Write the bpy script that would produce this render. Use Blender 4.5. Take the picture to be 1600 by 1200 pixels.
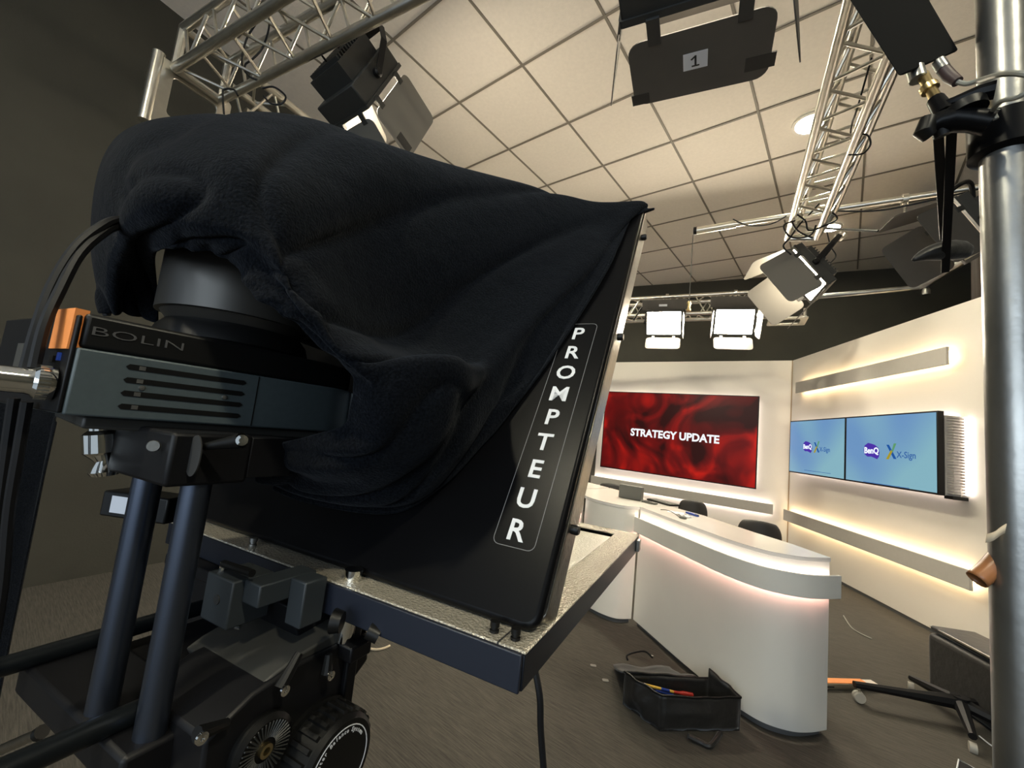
import bpy, bmesh, math, random
from mathutils import Vector, Matrix, noise
random.seed(7)
V = Vector
C = bpy.context.scene.collection
for o in list(bpy.data.objects): bpy.data.objects.remove(o)

# ------------------------------------------------------------------ camera
HC = 1.15                                   # lens height above the carpet
FPX = 647.484
CR = Matrix(((0.77855243, 0.61868492, 0.10528577), (0.01115006, 0.15410202, -0.98799203), (-0.62748051, 0.77037753, 0.11307812)))
CAM = V((0, 0, HC))
cd = bpy.data.cameras.new('camera'); cam = bpy.data.objects.new('camera', cd); C.objects.link(cam)
cd.sensor_fit = 'HORIZONTAL'; cd.sensor_width = 36; cd.lens = FPX / 1600 * 36
cd.clip_start = 0.02; cd.clip_end = 60
cx, cy, cz = CR[0], CR[1], CR[2]
cam.matrix_world = Matrix(((cx[0], -cy[0], -cz[0], 0), (cx[1], -cy[1], -cz[1], 0), (cx[2], -cy[2], -cz[2], HC), (0, 0, 0, 1)))
bpy.context.scene.camera = cam

# ------------------------------------------------------------------ world, exposure
vs = bpy.context.scene.view_settings
vs.view_transform = 'Standard'; vs.look = 'None'; vs.gamma = 1; vs.use_curve_mapping = False
vs.exposure = 0.60
w = bpy.data.worlds.new('world'); bpy.context.scene.world = w; w.use_nodes = True
w.node_tree.nodes['Background'].inputs[0].default_value = (0.72, 0.86, 1.0, 1)
w.node_tree.nodes['Background'].inputs[1].default_value = 0.35

def area_lamp(name, loc, target, sx, sy, power, col):
    l = bpy.data.lights.new(name, 'AREA'); l.shape = 'RECTANGLE'; l.size = sx; l.size_y = sy
    l.energy = power; l.color = col
    o = bpy.data.objects.new(name, l); C.objects.link(o); o.location = loc
    o.rotation_euler = (V(target) - V(loc)).to_track_quat('-Z', 'Y').to_euler()
    return o
WARM = (1.0, 0.86, 0.66)
K_PANEL, K_STRIP, K_DOWN = 240.0, 9.5, 430.0      # radiance of the studio panels, LED strips and downlights

area_lamp('rear_fill_lamp', (.5, -2.5, 1.6), (-.3, 1, 1.2), 2.6, 1.3, 30, (.78, .90, 1.0))  # added cool fill behind the camera; no window is built there

# ------------------------------------------------------------------ ray helpers: a pixel and a known depth / plane give a place
def ray(u, v): return CR.transposed() @ V(((u - 800) / FPX, (v - 600) / FPX, 1.0))
def atd(u, v, d): return CAM + ray(u, v) * d
def onz(u, v, z):
    d = ray(u, v); return CAM + d * ((z - HC) / d.z)
def onp(u, v, p, n):
    d = ray(u, v); return CAM + d * ((V(p) - CAM).dot(V(n)) / d.dot(V(n)))

# ------------------------------------------------------------------ materials
MATS = {}
def mat(name, col, rough=0.5, metal=0.0, noise_amt=0.0, noise_scale=30, bump=0.0, bump_scale=60, spec=None, sheen=0, coat=0, stretch=None):
    if name in MATS: return MATS[name]
    m = bpy.data.materials.new(name); m.use_nodes = True; nt = m.node_tree; b = nt.nodes['Principled BSDF']
    b.inputs['Base Color'].default_value = (*col, 1); b.inputs['Roughness'].default_value = rough; b.inputs['Metallic'].default_value = metal
    if spec is not None: b.inputs['Specular IOR Level'].default_value = spec
    if sheen: b.inputs['Sheen Weight'].default_value = sheen; b.inputs['Sheen Roughness'].default_value = 0.4
    if coat: b.inputs['Coat Weight'].default_value = coat
    if noise_amt or bump:
        tc = nt.nodes.new('ShaderNodeTexCoord'); mp = nt.nodes.new('ShaderNodeMapping'); nt.links.new(tc.outputs['Object'], mp.inputs[0])
        if stretch: mp.inputs['Scale'].default_value = stretch
        if noise_amt:
            n = nt.nodes.new('ShaderNodeTexNoise'); n.inputs['Scale'].default_value = noise_scale; n.inputs['Detail'].default_value = 6
            nt.links.new(mp.outputs[0], n.inputs['Vector'])
            r = nt.nodes.new('ShaderNodeValToRGB'); r.color_ramp.elements[0].position = .3; r.color_ramp.elements[1].position = .7
            r.color_ramp.elements[0].color = (*[c * (1 - noise_amt) for c in col], 1); r.color_ramp.elements[1].color = (*[min(1, c * (1 + noise_amt)) for c in col], 1)
            nt.links.new(n.outputs[0], r.inputs[0]); nt.links.new(r.outputs[0], b.inputs['Base Color'])
        if bump:
            n2 = nt.nodes.new('ShaderNodeTexNoise'); n2.inputs['Scale'].default_value = bump_scale; n2.inputs['Detail'].default_value = 4
            nt.links.new(mp.outputs[0], n2.inputs['Vector'])
            bp = nt.nodes.new('ShaderNodeBump'); bp.inputs['Strength'].default_value = bump; bp.inputs['Distance'].default_value = 0.01
            nt.links.new(n2.outputs[0], bp.inputs['Height']); nt.links.new(bp.outputs[0], b.inputs['Normal'])
    MATS[name] = m; return m
def emis(name, col, strength):
    if name in MATS: return MATS[name]
    m = bpy.data.materials.new(name); m.use_nodes = True; nt = m.node_tree; nt.nodes.clear()
    e = nt.nodes.new('ShaderNodeEmission'); e.inputs[0].default_value = (*col, 1); e.inputs[1].default_value = strength
    o = nt.nodes.new('ShaderNodeOutputMaterial'); nt.links.new(e.outputs[0], o.inputs[0]); MATS[name] = m; return m

M_ceil = mat('ceiling tile', (.79, .73, .65), .85, noise_amt=.03, noise_scale=40, bump=.08, bump_scale=120)
M_grid = mat('ceiling grid', (.20, .175, .14), .6)  # grey-brown stands in for the shadow along the T-bars
M_black = mat('dark painted wall', (.042, .040, .030), .75, noise_amt=.12, noise_scale=3, bump=.1, bump_scale=90)
M_set = mat('white set wall', (.82, .77, .70), .55, noise_amt=.02, noise_scale=2)
M_gloss = mat('white laminate', (.83, .80, .75), .22, noise_amt=.01, noise_scale=3, coat=.3)
M_desk = mat('desk front laminate', (.86, .83, .76), .4, noise_amt=.02, noise_scale=4)
M_bar = mat('light bar face', (.50, .475, .43), .6, noise_amt=.02)
M_plinth = mat('grey plinth', (.12, .12, .12), .4)
M_alu = mat('truss aluminium', (.72, .69, .62), .30, 1.0, noise_amt=.08, noise_scale=20)
M_steel = mat('galvanised steel', (.29, .29, .28), .34, .9, noise_amt=.22, noise_scale=9, bump=.05, bump_scale=60)
M_chrome = mat('chrome', (.85, .84, .80), .08, 1.0)
M_brass = mat('brass', (.65, .5, .25), .3, 1.0)
M_silver = mat('brushed aluminium edge', (.36, .34, .30), .28, 1.0, noise_amt=.10, noise_scale=60, bump=.08, bump_scale=200)
M_hammer = mat('hammered grey paint', (.50, .46, .38), .26, .55, noise_amt=.05, noise_scale=200, bump=.5, bump_scale=330)
M_blk = mat('black powder coat', (.005, .005, .006), .45, noise_amt=.1, noise_scale=80, spec=.25)
M_blkgl = mat('black satin plate', (.0035, .0035, .004), .30, .0, spec=.10)
M_barn = mat('barn door enamel', (.075, .068, .060), .55, noise_amt=.08, noise_scale=8)
M_body = mat('lamp housing', (.030, .030, .028), .5, noise_amt=.1, noise_scale=20)
M_gunm = mat('gunmetal grey', (.060, .078, .084), .5, .1, noise_amt=.06, noise_scale=200)
M_blue = mat('blue-black steel', (.006, .008, .014), .38, .2, noise_amt=.08, noise_scale=40)
M_rod = mat('anodised rod', (.085, .10, .135), .30, .9)
M_plast = mat('black plastic', (.004, .004, .004), .42, spec=.3)
M_rub = mat('black rubber cable', (.006, .006, .007), .5, spec=.3)
M_bag = mat('black nylon', (.013, .012, .011), .5, noise_amt=.2, noise_scale=60, bump=.25, bump_scale=25, sheen=.2)
M_chair = mat('charcoal chair shell', (.035, .032, .030), .5)
M_white = mat('white label', (.75, .76, .80), .5)
M_ink = mat('ink', (.02, .02, .02), .6)
M_lbl = mat('letter vinyl', (.62, .63, .66), .5)
M_grey = mat('grey print', (.16, .15, .15), .5)
M_orange = mat('orange tape', (.80, .27, .07), .6, noise_amt=.05)
M_tape = mat('brown adhesive tape', (.25, .10, .035), .35, noise_amt=.2, noise_scale=20)
M_paper = mat('torn cream tape', (.55, .45, .32), .7, noise_amt=.06)
M_monit = mat('grey desk monitor back', (.10, .10, .09), .5)
M_gaff = mat('gaffer tape', (.022, .020, .018), .6)
M_red = mat('red plastic', (.45, .03, .02), .4)
M_bluep = mat('blue plastic', (.02, .06, .35), .4)
M_yel = mat('yellow plastic', (.75, .5, .08), .4)
M_curt = mat('brown stage curtain', (.035, .020, .014), .8, sheen=.2)
E_strip = emis('warm led strip', (1.0, .74, .42), K_STRIP)
E_strip2 = emis('rosy led strip', (1.0, .86, .78), K_STRIP * .8)
E_down = emis('downlight lens', (1.0, .93, .70), K_DOWN)

def carpet():
    m = bpy.data.materials.new('ribbed carpet'); m.use_nodes = True; nt = m.node_tree; b = nt.nodes['Principled BSDF']; b.inputs['Roughness'].default_value = .95
    tc = nt.nodes.new('ShaderNodeTexCoord'); mp = nt.nodes.new('ShaderNodeMapping'); mp.inputs['Rotation'].default_value = (0, 0, math.radians(-12)); mp.inputs['Scale'].default_value = (5, 90, 5)
    nt.links.new(tc.outputs['Object'], mp.inputs[0])
    n = nt.nodes.new('ShaderNodeTexNoise'); n.inputs['Scale'].default_value = 2.0; n.inputs['Detail'].default_value = 7; n.inputs['Roughness'].default_value = .7
    nt.links.new(mp.outputs[0], n.inputs['Vector'])
    r = nt.nodes.new('ShaderNodeValToRGB'); r.color_ramp.elements[0].position = .35; r.color_ramp.elements[1].position = .68
    r.color_ramp.elements[0].color = (.034, .030, .025, 1); r.color_ramp.elements[1].color = (.088, .079, .064, 1)
    nt.links.new(n.outputs[0], r.inputs[0]); nt.links.new(r.outputs[0], b.inputs['Base Color'])
    bp = nt.nodes.new('ShaderNodeBump'); bp.inputs['Strength'].default_value = .5; bp.inputs['Distance'].default_value = .004
    nt.links.new(n.outputs[0], bp.inputs['Height']); nt.links.new(bp.outputs[0], b.inputs['Normal'])
    return m
def fleece():
    m = bpy.data.materials.new('navy fleece'); m.use_nodes = True; nt = m.node_tree; b = nt.nodes['Principled BSDF']; b.inputs['Roughness'].default_value = .95
    b.inputs['Sheen Weight'].default_value = .06; b.inputs['Sheen Roughness'].default_value = .5; b.inputs['Sheen Tint'].default_value = (.7, .75, .85, 1)
    b.inputs['Specular IOR Level'].default_value = .04
    tc = nt.nodes.new('ShaderNodeTexCoord'); n = nt.nodes.new('ShaderNodeTexNoise'); n.inputs['Scale'].default_value = 420; n.inputs['Detail'].default_value = 5
    nt.links.new(tc.outputs['Object'], n.inputs['Vector'])
    r = nt.nodes.new('ShaderNodeValToRGB'); r.color_ramp.elements[0].position = .35; r.color_ramp.elements[1].position = .72
    r.color_ramp.elements[0].color = (.0014, .0019, .0028, 1); r.color_ramp.elements[1].color = (.0062, .0076, .0105, 1)
    nt.links.new(n.outputs[0], r.inputs[0]); nt.links.new(r.outputs[0], b.inputs['Base Color'])
    n3 = nt.nodes.new('ShaderNodeTexNoise'); n3.inputs['Scale'].default_value = 32; n3.inputs['Detail'].default_value = 3; nt.links.new(tc.outputs['Object'], n3.inputs['Vector'])
    ad = nt.nodes.new('ShaderNodeMath'); ad.operation = 'MULTIPLY_ADD'; ad.inputs[1].default_value = 2.5; nt.links.new(n3.outputs[0], ad.inputs[0]); nt.links.new(n.outputs[0], ad.inputs[2])
    bp = nt.nodes.new('ShaderNodeBump'); bp.inputs['Strength'].default_value = .45; bp.inputs['Distance'].default_value = .004
    nt.links.new(ad.outputs[0], bp.inputs['Height']); nt.links.new(bp.outputs[0], b.inputs['Normal'])
    return m
def smoke():
    m = bpy.data.materials.new('red smoke picture'); m.use_nodes = True; nt = m.node_tree; b = nt.nodes['Principled BSDF']
    tc = nt.nodes.new('ShaderNodeTexCoord')
    n = nt.nodes.new('ShaderNodeTexNoise'); n.inputs['Scale'].default_value = 1.4; n.inputs['Detail'].default_value = 2.5; n.inputs['Distortion'].default_value = 1.6
    nt.links.new(tc.outputs['Object'], n.inputs['Vector'])
    wv = nt.nodes.new('ShaderNodeTexNoise'); wv.noise_type = 'RIDGED_MULTIFRACTAL'; wv.inputs['Scale'].default_value = 1.5; wv.inputs['Detail'].default_value = 3; wv.inputs['Distortion'].default_value = 1.9
    nt.links.new(tc.outputs['Object'], wv.inputs['Vector'])
    r = nt.nodes.new('ShaderNodeValToRGB'); e = r.color_ramp.elements
    e[0].position = .36; e[0].color = (.018, .002, .002, 1); e[1].position = .68; e[1].color = (.36, .008, .004, 1)
    a = e.new(.5); a.color = (.10, .003, .003, 1)
    nt.links.new(n.outputs[0], r.inputs[0])
    r2 = nt.nodes.new('ShaderNodeValToRGB'); e = r2.color_ramp.elements
    e[0].position = .62; e[0].color = (0, 0, 0, 1); e[1].position = 1.0; e[1].color = (.95, .05, .012, 1)
    nt.links.new(wv.outputs[0], r2.inputs[0])
    mx = nt.nodes.new('ShaderNodeMixRGB'); mx.blend_type = 'ADD'; mx.inputs[0].default_value = .8; nt.links.new(r.outputs[0], mx.inputs[1]); nt.links.new(r2.outputs[0], mx.inputs[2])
    b.inputs['Base Color'].default_value = (.004, .004, .004, 1); b.inputs['Specular IOR Level'].default_value = .15; b.inputs['Roughness'].default_value = .3
    nt.links.new(mx.outputs[0], b.inputs['Emission Color']); b.inputs['Emission Strength'].default_value = .95
    return m
def sky_picture():
    m = bpy.data.materials.new('blue signage picture'); m.use_nodes = True; nt = m.node_tree; b = nt.nodes['Principled BSDF']
    tc = nt.nodes.new('ShaderNodeTexCoord'); n = nt.nodes.new('ShaderNodeTexNoise'); n.inputs['Scale'].default_value = 1.1; n.inputs['Detail'].default_value = 1
    nt.links.new(tc.outputs['Object'], n.inputs['Vector'])
    r = nt.nodes.new('ShaderNodeValToRGB'); e = r.color_ramp.elements
    e[0].position = .38; e[0].color = (.15, .31, .56, 1); e[1].position = .62; e[1].color = (.24, .47, .56, 1)
    nt.links.new(n.outputs[0], r.inputs[0])
    b.inputs['Base Color'].default_value = (.004, .004, .004, 1); b.inputs['Specular IOR Level'].default_value = .15; b.inputs['Roughness'].default_value = .3
    nt.links.new(r.outputs[0], b.inputs['Emission Color']); b.inputs['Emission Strength'].default_value = .62
    return m
M_carpet, M_fleece, M_smoke, M_sky = carpet(), fleece(), smoke(), sky_picture()

# ------------------------------------------------------------------ object helpers
OFF = {}
def thing(name, label, cat, loc=(0, 0, 0), rot=None, group=None):
    o = bpy.data.objects.new(name, None); C.objects.link(o); o.empty_display_size = .05
    o['label'] = label; o['category'] = cat
    if group: o['group'] = group
    if rot is not None:
        o.matrix_world = Matrix.Translation(V(loc)) @ rot.to_4x4(); OFF[o] = V((0, 0, 0))
    else:
        o.location = loc; OFF[o] = V(loc)
    return o
def tag(o, label, cat, group=None):
    o['label'] = label; o['category'] = cat
    if group: o['group'] = group
    return o
def rootoff(o):
    if o is None: return V((0, 0, 0))
    while o.parent is not None: o = o.parent
    return OFF.get(o, V((0, 0, 0)))
def frame(o, X, Y, Z):
    return Matrix(((X[0], Y[0], Z[0], o[0]), (X[1], Y[1], Z[1], o[1]), (X[2], Y[2], Z[2], o[2]), (0, 0, 0, 1)))
ID = Matrix.Identity(4)
def perp(d):
    a = V((0, 0, 1)) if abs(d.z) < .9 else V((1, 0, 0))
    x = d.cross(a).normalized(); return x, d.cross(x).normalized()
class MB:
    def __init__(s): s.v = []; s.f = []
    def add(s, vs, fs):
        n = len(s.v); s.v += [V(p) for p in vs]; s.f += [tuple(i + n for i in f) for f in fs]; return s
    def box(s, x0, x1, y0, y1, z0, z1, M=ID):
        P = [M @ V(p) for p in ((x0, y0, z0), (x1, y0, z0), (x1, y1, z0), (x0, y1, z0), (x0, y0, z1), (x1, y0, z1), (x1, y1, z1), (x0, y1, z1))]
        return s.add(P, [(3, 2, 1, 0), (4, 5, 6, 7), (0, 1, 5, 4), (1, 2, 6, 5), (2, 3, 7, 6), (3, 0, 4, 7)])
    def tube(s, pts, r, seg=10, caps=True, closed=False):
        pts = [V(p) for p in pts]; n = len(pts); rr = r if isinstance(r, (list, tuple)) else [r] * n; vs = []; x = None
        for i, p in enumerate(pts):
            if closed: d = pts[(i + 1) % n] - pts[i - 1]
            else: d = pts[min(i + 1, n - 1)] - pts[max(i - 1, 0)]
            if d.length < 1e-9: d = V((0, 0, 1))
            d.normalize()
            if x is None: x, y = perp(d)
            else:
                x = (x - d * x.dot(d)); x = x.normalized() if x.length > 1e-6 else perp(d)[0]; y = d.cross(x)
            for k in range(seg):
                a = 2 * math.pi * k / seg; vs.append(p + x * math.cos(a) * rr[i] + y * math.sin(a) * rr[i])
        fs = []
        for i in range(n if closed else n - 1):
            j = (i + 1) % n
            for k in range(seg):
                k2 = (k + 1) % seg; fs.append((i * seg + k, i * seg + k2, j * seg + k2, j * seg + k))
        if caps and not closed: fs += [tuple(range(seg))[::-1], tuple((n - 1) * seg + k for k in range(seg))]
        return s.add(vs, fs)
    def lathe(s, prof, M=ID, seg=24):          # profile (r, z) about local z
        n = len(prof); vs = []
        for r, z in prof:
            for k in range(seg):
                a = 2 * math.pi * k / seg; vs.append(M @ V((r * math.cos(a), r * math.sin(a), z)))
        fs = [(i * seg + k, i * seg + (k + 1) % seg, (i + 1) * seg + (k + 1) % seg, (i + 1) * seg + k) for i in range(n - 1) for k in range(seg)]
        if prof[0][0] > 1e-6: fs.append(tuple(range(seg))[::-1])
        if prof[-1][0] > 1e-6: fs.append(tuple((n - 1) * seg + k for k in range(seg)))
        return s.add(vs, fs)
    def prism(s, pts, z0, z1, M=ID):
        n = len(pts); vs = [M @ V((p[0], p[1], z0)) for p in pts] + [M @ V((p[0], p[1], z1)) for p in pts]
        return s.add(vs, [tuple(range(n))[::-1], tuple(range(n, 2 * n))] + [(k, (k + 1) % n, n + (k + 1) % n, n + k) for k in range(n)])
    def ringprism(s, outer, inner, z0, z1, M=ID):
        n = len(outer); vs = [M @ V((p[0], p[1], z)) for z in (z0, z1) for p in list(outer) + list(inner)]
        fs = []
        for k in range(n):
            j = (k + 1) % n
            fs += [(2 * n + k, 2 * n + j, 3 * n + j, 3 * n + k), (j, k, n + k, n + j), (k, j, 2 * n + j, 2 * n + k), (n + j, n + k, 3 * n + k, 3 * n + j)]
        return s.add(vs, fs)
    def build(s, name, m, parent=None, bevel=0, smooth=True, seg=2, sub=0, ang=35):
        off = rootoff(parent); me = bpy.data.meshes.new(name); me.from_pydata([p - off for p in s.v], [], s.f)
        bm = bmesh.new(); bm.from_mesh(me); bmesh.ops.recalc_face_normals(bm, faces=bm.faces)
        bm.to_mesh(me); bm.free()
        if smooth:
            me.polygons.foreach_set('use_smooth', [True] * len(me.polygons)); me.set_sharp_from_angle(angle=math.radians(ang))
        me.materials.append(m); o = bpy.data.objects.new(name, me); C.objects.link(o); o.parent = parent
        if bevel:
            b = o.modifiers.new('bevel', 'BEVEL'); b.width = bevel; b.segments = seg; b.limit_method = 'ANGLE'; b.angle_limit = math.radians(40)
        if sub:
            b = o.modifiers.new('sub', 'SUBSURF'); b.levels = sub; b.render_levels = sub
        return o
def text(name, s, size, M, m, parent, ext=.0004, bold=0.0, align='CENTER', sx=1.0):
    cu = bpy.data.curves.new(name, 'FONT'); cu.body = s; cu.size = size; cu.align_x = align; cu.align_y = 'CENTER'; cu.extrude = ext; cu.offset = bold; cu.resolution_u = 3
    t = bpy.data.objects.new('tmp', cu); C.objects.link(t); bpy.context.view_layer.update()
    me = bpy.data.meshes.new_from_object(t.evaluated_get(bpy.context.evaluated_depsgraph_get())); me.name = name
    bpy.data.objects.remove(t); me.transform(Matrix.Diagonal((sx, 1, 1, 1)))
    me.transform(M); me.transform(Matrix.Translation(-rootoff(parent)))
    me.materials.clear(); me.materials.append(m); o = bpy.data.objects.new(name, me); C.objects.link(o); o.parent = parent
    return o
def rrect(w, h, r, n=5):
    out = []
    for cx_, cy_, a0 in ((w / 2 - r, h / 2 - r, 0), (-w / 2 + r, h / 2 - r, 90), (-w / 2 + r, -h / 2 + r, 180), (w / 2 - r, -h / 2 + r, 270)):
        for k in range(n + 1):
            a = math.radians(a0 + 90 * k / n); out.append((cx_ + r * math.cos(a), cy_ + r * math.sin(a)))
    return out
def struct(name, mb, m, **k):
    o = mb.build(name, m, None, **k); o['kind'] = 'structure'; return o
def smoothpath(P, n=6):
    P = [V(p) for p in P]; out = []
    for i in range(len(P) - 1):
        a, b, c, d = P[max(i - 1, 0)], P[i], P[i + 1], P[min(i + 2, len(P) - 1)]
        for k in range(n):
            t = k / n; out.append(.5 * ((2 * b) + (c - a) * t + (2 * a - 5 * b + 4 * c - d) * t * t + (3 * b - a - 3 * c + d) * t ** 3))
    out.append(P[-1]); return out
def cable(label, pts, r=.004, m=None, name='cable', cat='cable', n=6, group=None):
    P = smoothpath(pts, n); o = thing(name, label, cat, P[0], group=group)
    MB().tube(P, r, 8).build('sheath', m or M_rub, o); return o
def cable1(label, pts, r=.004, m=None, name='cable', cat='cable', n=6, group=None):
    P = smoothpath(pts, n); return tag(MB().tube(P, r, 8).build(name, m or M_rub), label, cat, group)

# ------------------------------------------------------------------ the room
ZC = 3.72
PD = V((math.cos(math.radians(10.8)), math.sin(math.radians(10.8)), 0)); QD = V((-PD.y, PD.x, 0))    # along / away across the room
def R_(p, q, z): return PD * p + QD * q + V((0, 0, z))
RF = frame((0, 0, 0), PD, QD, V((0, 0, 1)))
struct('floor', MB().box(-3.7, 3.4, -2.6, 6.9, -.05, 0, RF), M_carpet, smooth=False)
struct('ceiling', MB().box(-3.6, 3.4, -2.6, 6.9, ZC, ZC + .05, RF), M_ceil, smooth=False)
g = MB(); SC = 1.06
for i in range(-3, 9):
    x = SC * (i * .6 - 2.306)
    if -3.6 < x < 3: g.box(x - .008, x + .008, -2.2, 6.72 + min(0, x * .17), ZC - .006, ZC + .002)
for j in range(-5, 10):
    y = SC * (j * .6 + 1.246)
    if y < 7: g.box(-3.4, 3.0, y - .008, y + .008, ZC - .0065, ZC + .002)
struct('trim_1', g, M_grid, smooth=False)
struct('wall_left', MB().box(-3.56, -3.44, -2.6, 6.65, 0, ZC, RF), M_black, smooth=False)
struct('wall_back', MB().box(-3.56, 3.4, 6.65, 6.75, 0, ZC, RF), M_black, smooth=False)
struct('wall_right', MB().box(3.2, 3.3, -2.6, 6.65, 0, ZC, RF), M_black, smooth=False)
# set walls
HP = 2.44
A = V((-2.879 - .45, 6.189 - .0283, 0)); B = V((-.538, 6.336, 0)); Cc = V((.771, 4.158, 0)); Cend = B + (Cc - B) * 1.12
eb = (B - A).normalized(); nb = V((eb.y, -eb.x, 0))          # towards the room
er = (Cc - B).normalized(); nr = V((er.y, -er.x, 0))
if nr.dot(V((0, 0, 0)) - B) < 0: nr = -nr
FB = frame(B, -eb, nb, V((0, 0, 1)))       # x leftwards along back set wall, y out of the wall
FR = frame(B, er, nr, V((0, 0, 1)))        # x rightwards along side set wall
struct('wall_backdrop', MB().box(-.06, (B - A).length, -.06, 0, .03, HP, FB), M_set, smooth=False)
struct('wall_side_backdrop', MB().box(0.012, (Cend - B).length, -.06, 0, .03, HP, FR), M_set, smooth=False)
struct('baseboard_back', MB().box(0, (B - A).length, -.05, -.01, 0, .03, FB), M_plinth, smooth=False)
struct('baseboard_side', MB().box(0, (Cend - B).length, -.05, -.01, 0, .03, FR), M_plinth, smooth=False)
struct('trim_2', MB().box(-.001, .010, -.02, .006, .03, HP, FB), mat('joint strip', (.35, .24, .14), .5), smooth=False)

# backlit bars
def lightbar(label, F, x0, x1, z0, z1, strip, glow='both'):
    base = F @ V((x0, 0, (z0 + z1) / 2)); t = thing('light_bar', label, 'wall light', base, group='backlit bars on the set walls')
    MB().box(x0, x1, .055, .075, z0, z1, F).build('face_board', M_bar, t, bevel=.002)
    MB().box(x0 + .05, x1 - .05, .004, .054, z0 + .035, z1 - .035, F).build('spacer', M_set, t, smooth=False)
    for nm, a, b in (('led_strip', z0 + .021, z0 + .033), ('led_strip', z1 - .033, z1 - .021)):
        MB().box(x0 + .03, x1 - .03, .030, .052, a, b, F).build(nm, strip, t, smooth=False)
    xe = x1 - .033
    MB().box(xe + .012, xe + .02, .030, .052, z0 + .035, z1 - .035, F).build('led_strip', strip, t, smooth=False)
    return t
Lb = lambda u, v: (onp(u, v, B, nb) - B).dot(-eb)
Lr = lambda u, v: (onp(u, v, B, nr) - B).dot(er)
lightbar('long grey backlit bar on the back set wall under the red screen', FB, .16, 2.62, .465, .59, E_strip2)
lightbar('backlit bar high on the side set wall above the two blue displays', FR, .23, 2.29, 1.98, 2.115, E_strip)
lightbar('backlit bar low on the side set wall below the two blue displays', FR, .03, 2.44, .425, .555, E_strip)

# big red screen
x0, x1, z0, z1 = .35, 2.48, .747, 1.95
t = thing('wall_screen', 'large screen on the back set wall showing red smoke and the words STRATEGY UPDATE', 'screen', FB @ V(((x0 + x1) / 2, 0, z0)))
MB().box(x0, x1, .05, .085, z0, z1, FB).build('bezel', M_plast, t, bevel=.003)
MB().box(x0 + .35, x1 - .35, 0.002, .05, z0 + .3, z1 - .3, FB).build('wall_mount', M_plast, t, smooth=False)
scr = MB(); P = [FB @ V((a, .0862, b)) for a, b in ((x0 + .014, z0 + .016), (x1 - .014, z0 + .016), (x1 - .014, z1 - .012), (x0 + .014, z1 - .012))]
scr.add(P, [(0, 1, 2, 3)]); scr = scr.build('screen_panel', M_smoke, t, smooth=False)
M_txt = emis('white screen text', (.95, .97, 1), .66)
FT = frame(FB @ V(((Lb(988, 677) + Lb(1126, 685)) / 2, .088, (onp(1057, 682, B, nb).z))), eb, V((0, 0, 1)), nb)
text('title_text', 'STRATEGY UPDATE', .150, FT, M_txt, scr, .0006, .0055, sx=.93)
for a0, a1, b0, b1 in ((x0 + .06, x1 - .06, z1 - .05, z1 - .038), (x0 + .06, x1 - .06, z0 + .038, z0 + .05), (x0 + .038, x0 + .05, z0 + .06, z1 - .06), (x1 - .05, x1 - .038, z0 + .06, z1 - .06)):
    MB().box(a0, a1, .012, .03, b0, b1, FB).build('led_strip', E_strip2, t, smooth=False)

# two blue displays
def display(label, x0, x1, z0, z1, logo_x):
    t = thing('wall_display', label, 'screen', FR @ V(((x0 + x1) / 2, 0, z0)), group='blue signage displays on the side set wall')
    MB().box(x0, x1, .11, .15, z0, z1, FR).build('bezel', M_plast, t, bevel=.002)
    s = MB(); P = [FR @ V((a, .1512, b)) for a, b in ((x0 + .012, z0 + .014), (x1 - .012, z0 + .014), (x1 - .012, z1 - .012), (x0 + .012, z1 - .012))]
    s.add(P, [(0, 1, 2, 3)]); s = s.build('screen_panel', M_sky, t, smooth=False)
    return t, s
M_purp = emis('purple logo', (.10, .045, .50), .5); M_lw = emis('logo letters', (.8, .85, 1), .8); M_xb = emis('logo blue', (.02, .12, .45), .5)
M_xy = emis('logo gold', (.50, .40, .03), .5); M_xt = emis('wordmark blue', (.03, .10, .30), .8); M_xg = emis('logo green', (.15, .42, .2), .5)
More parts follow.
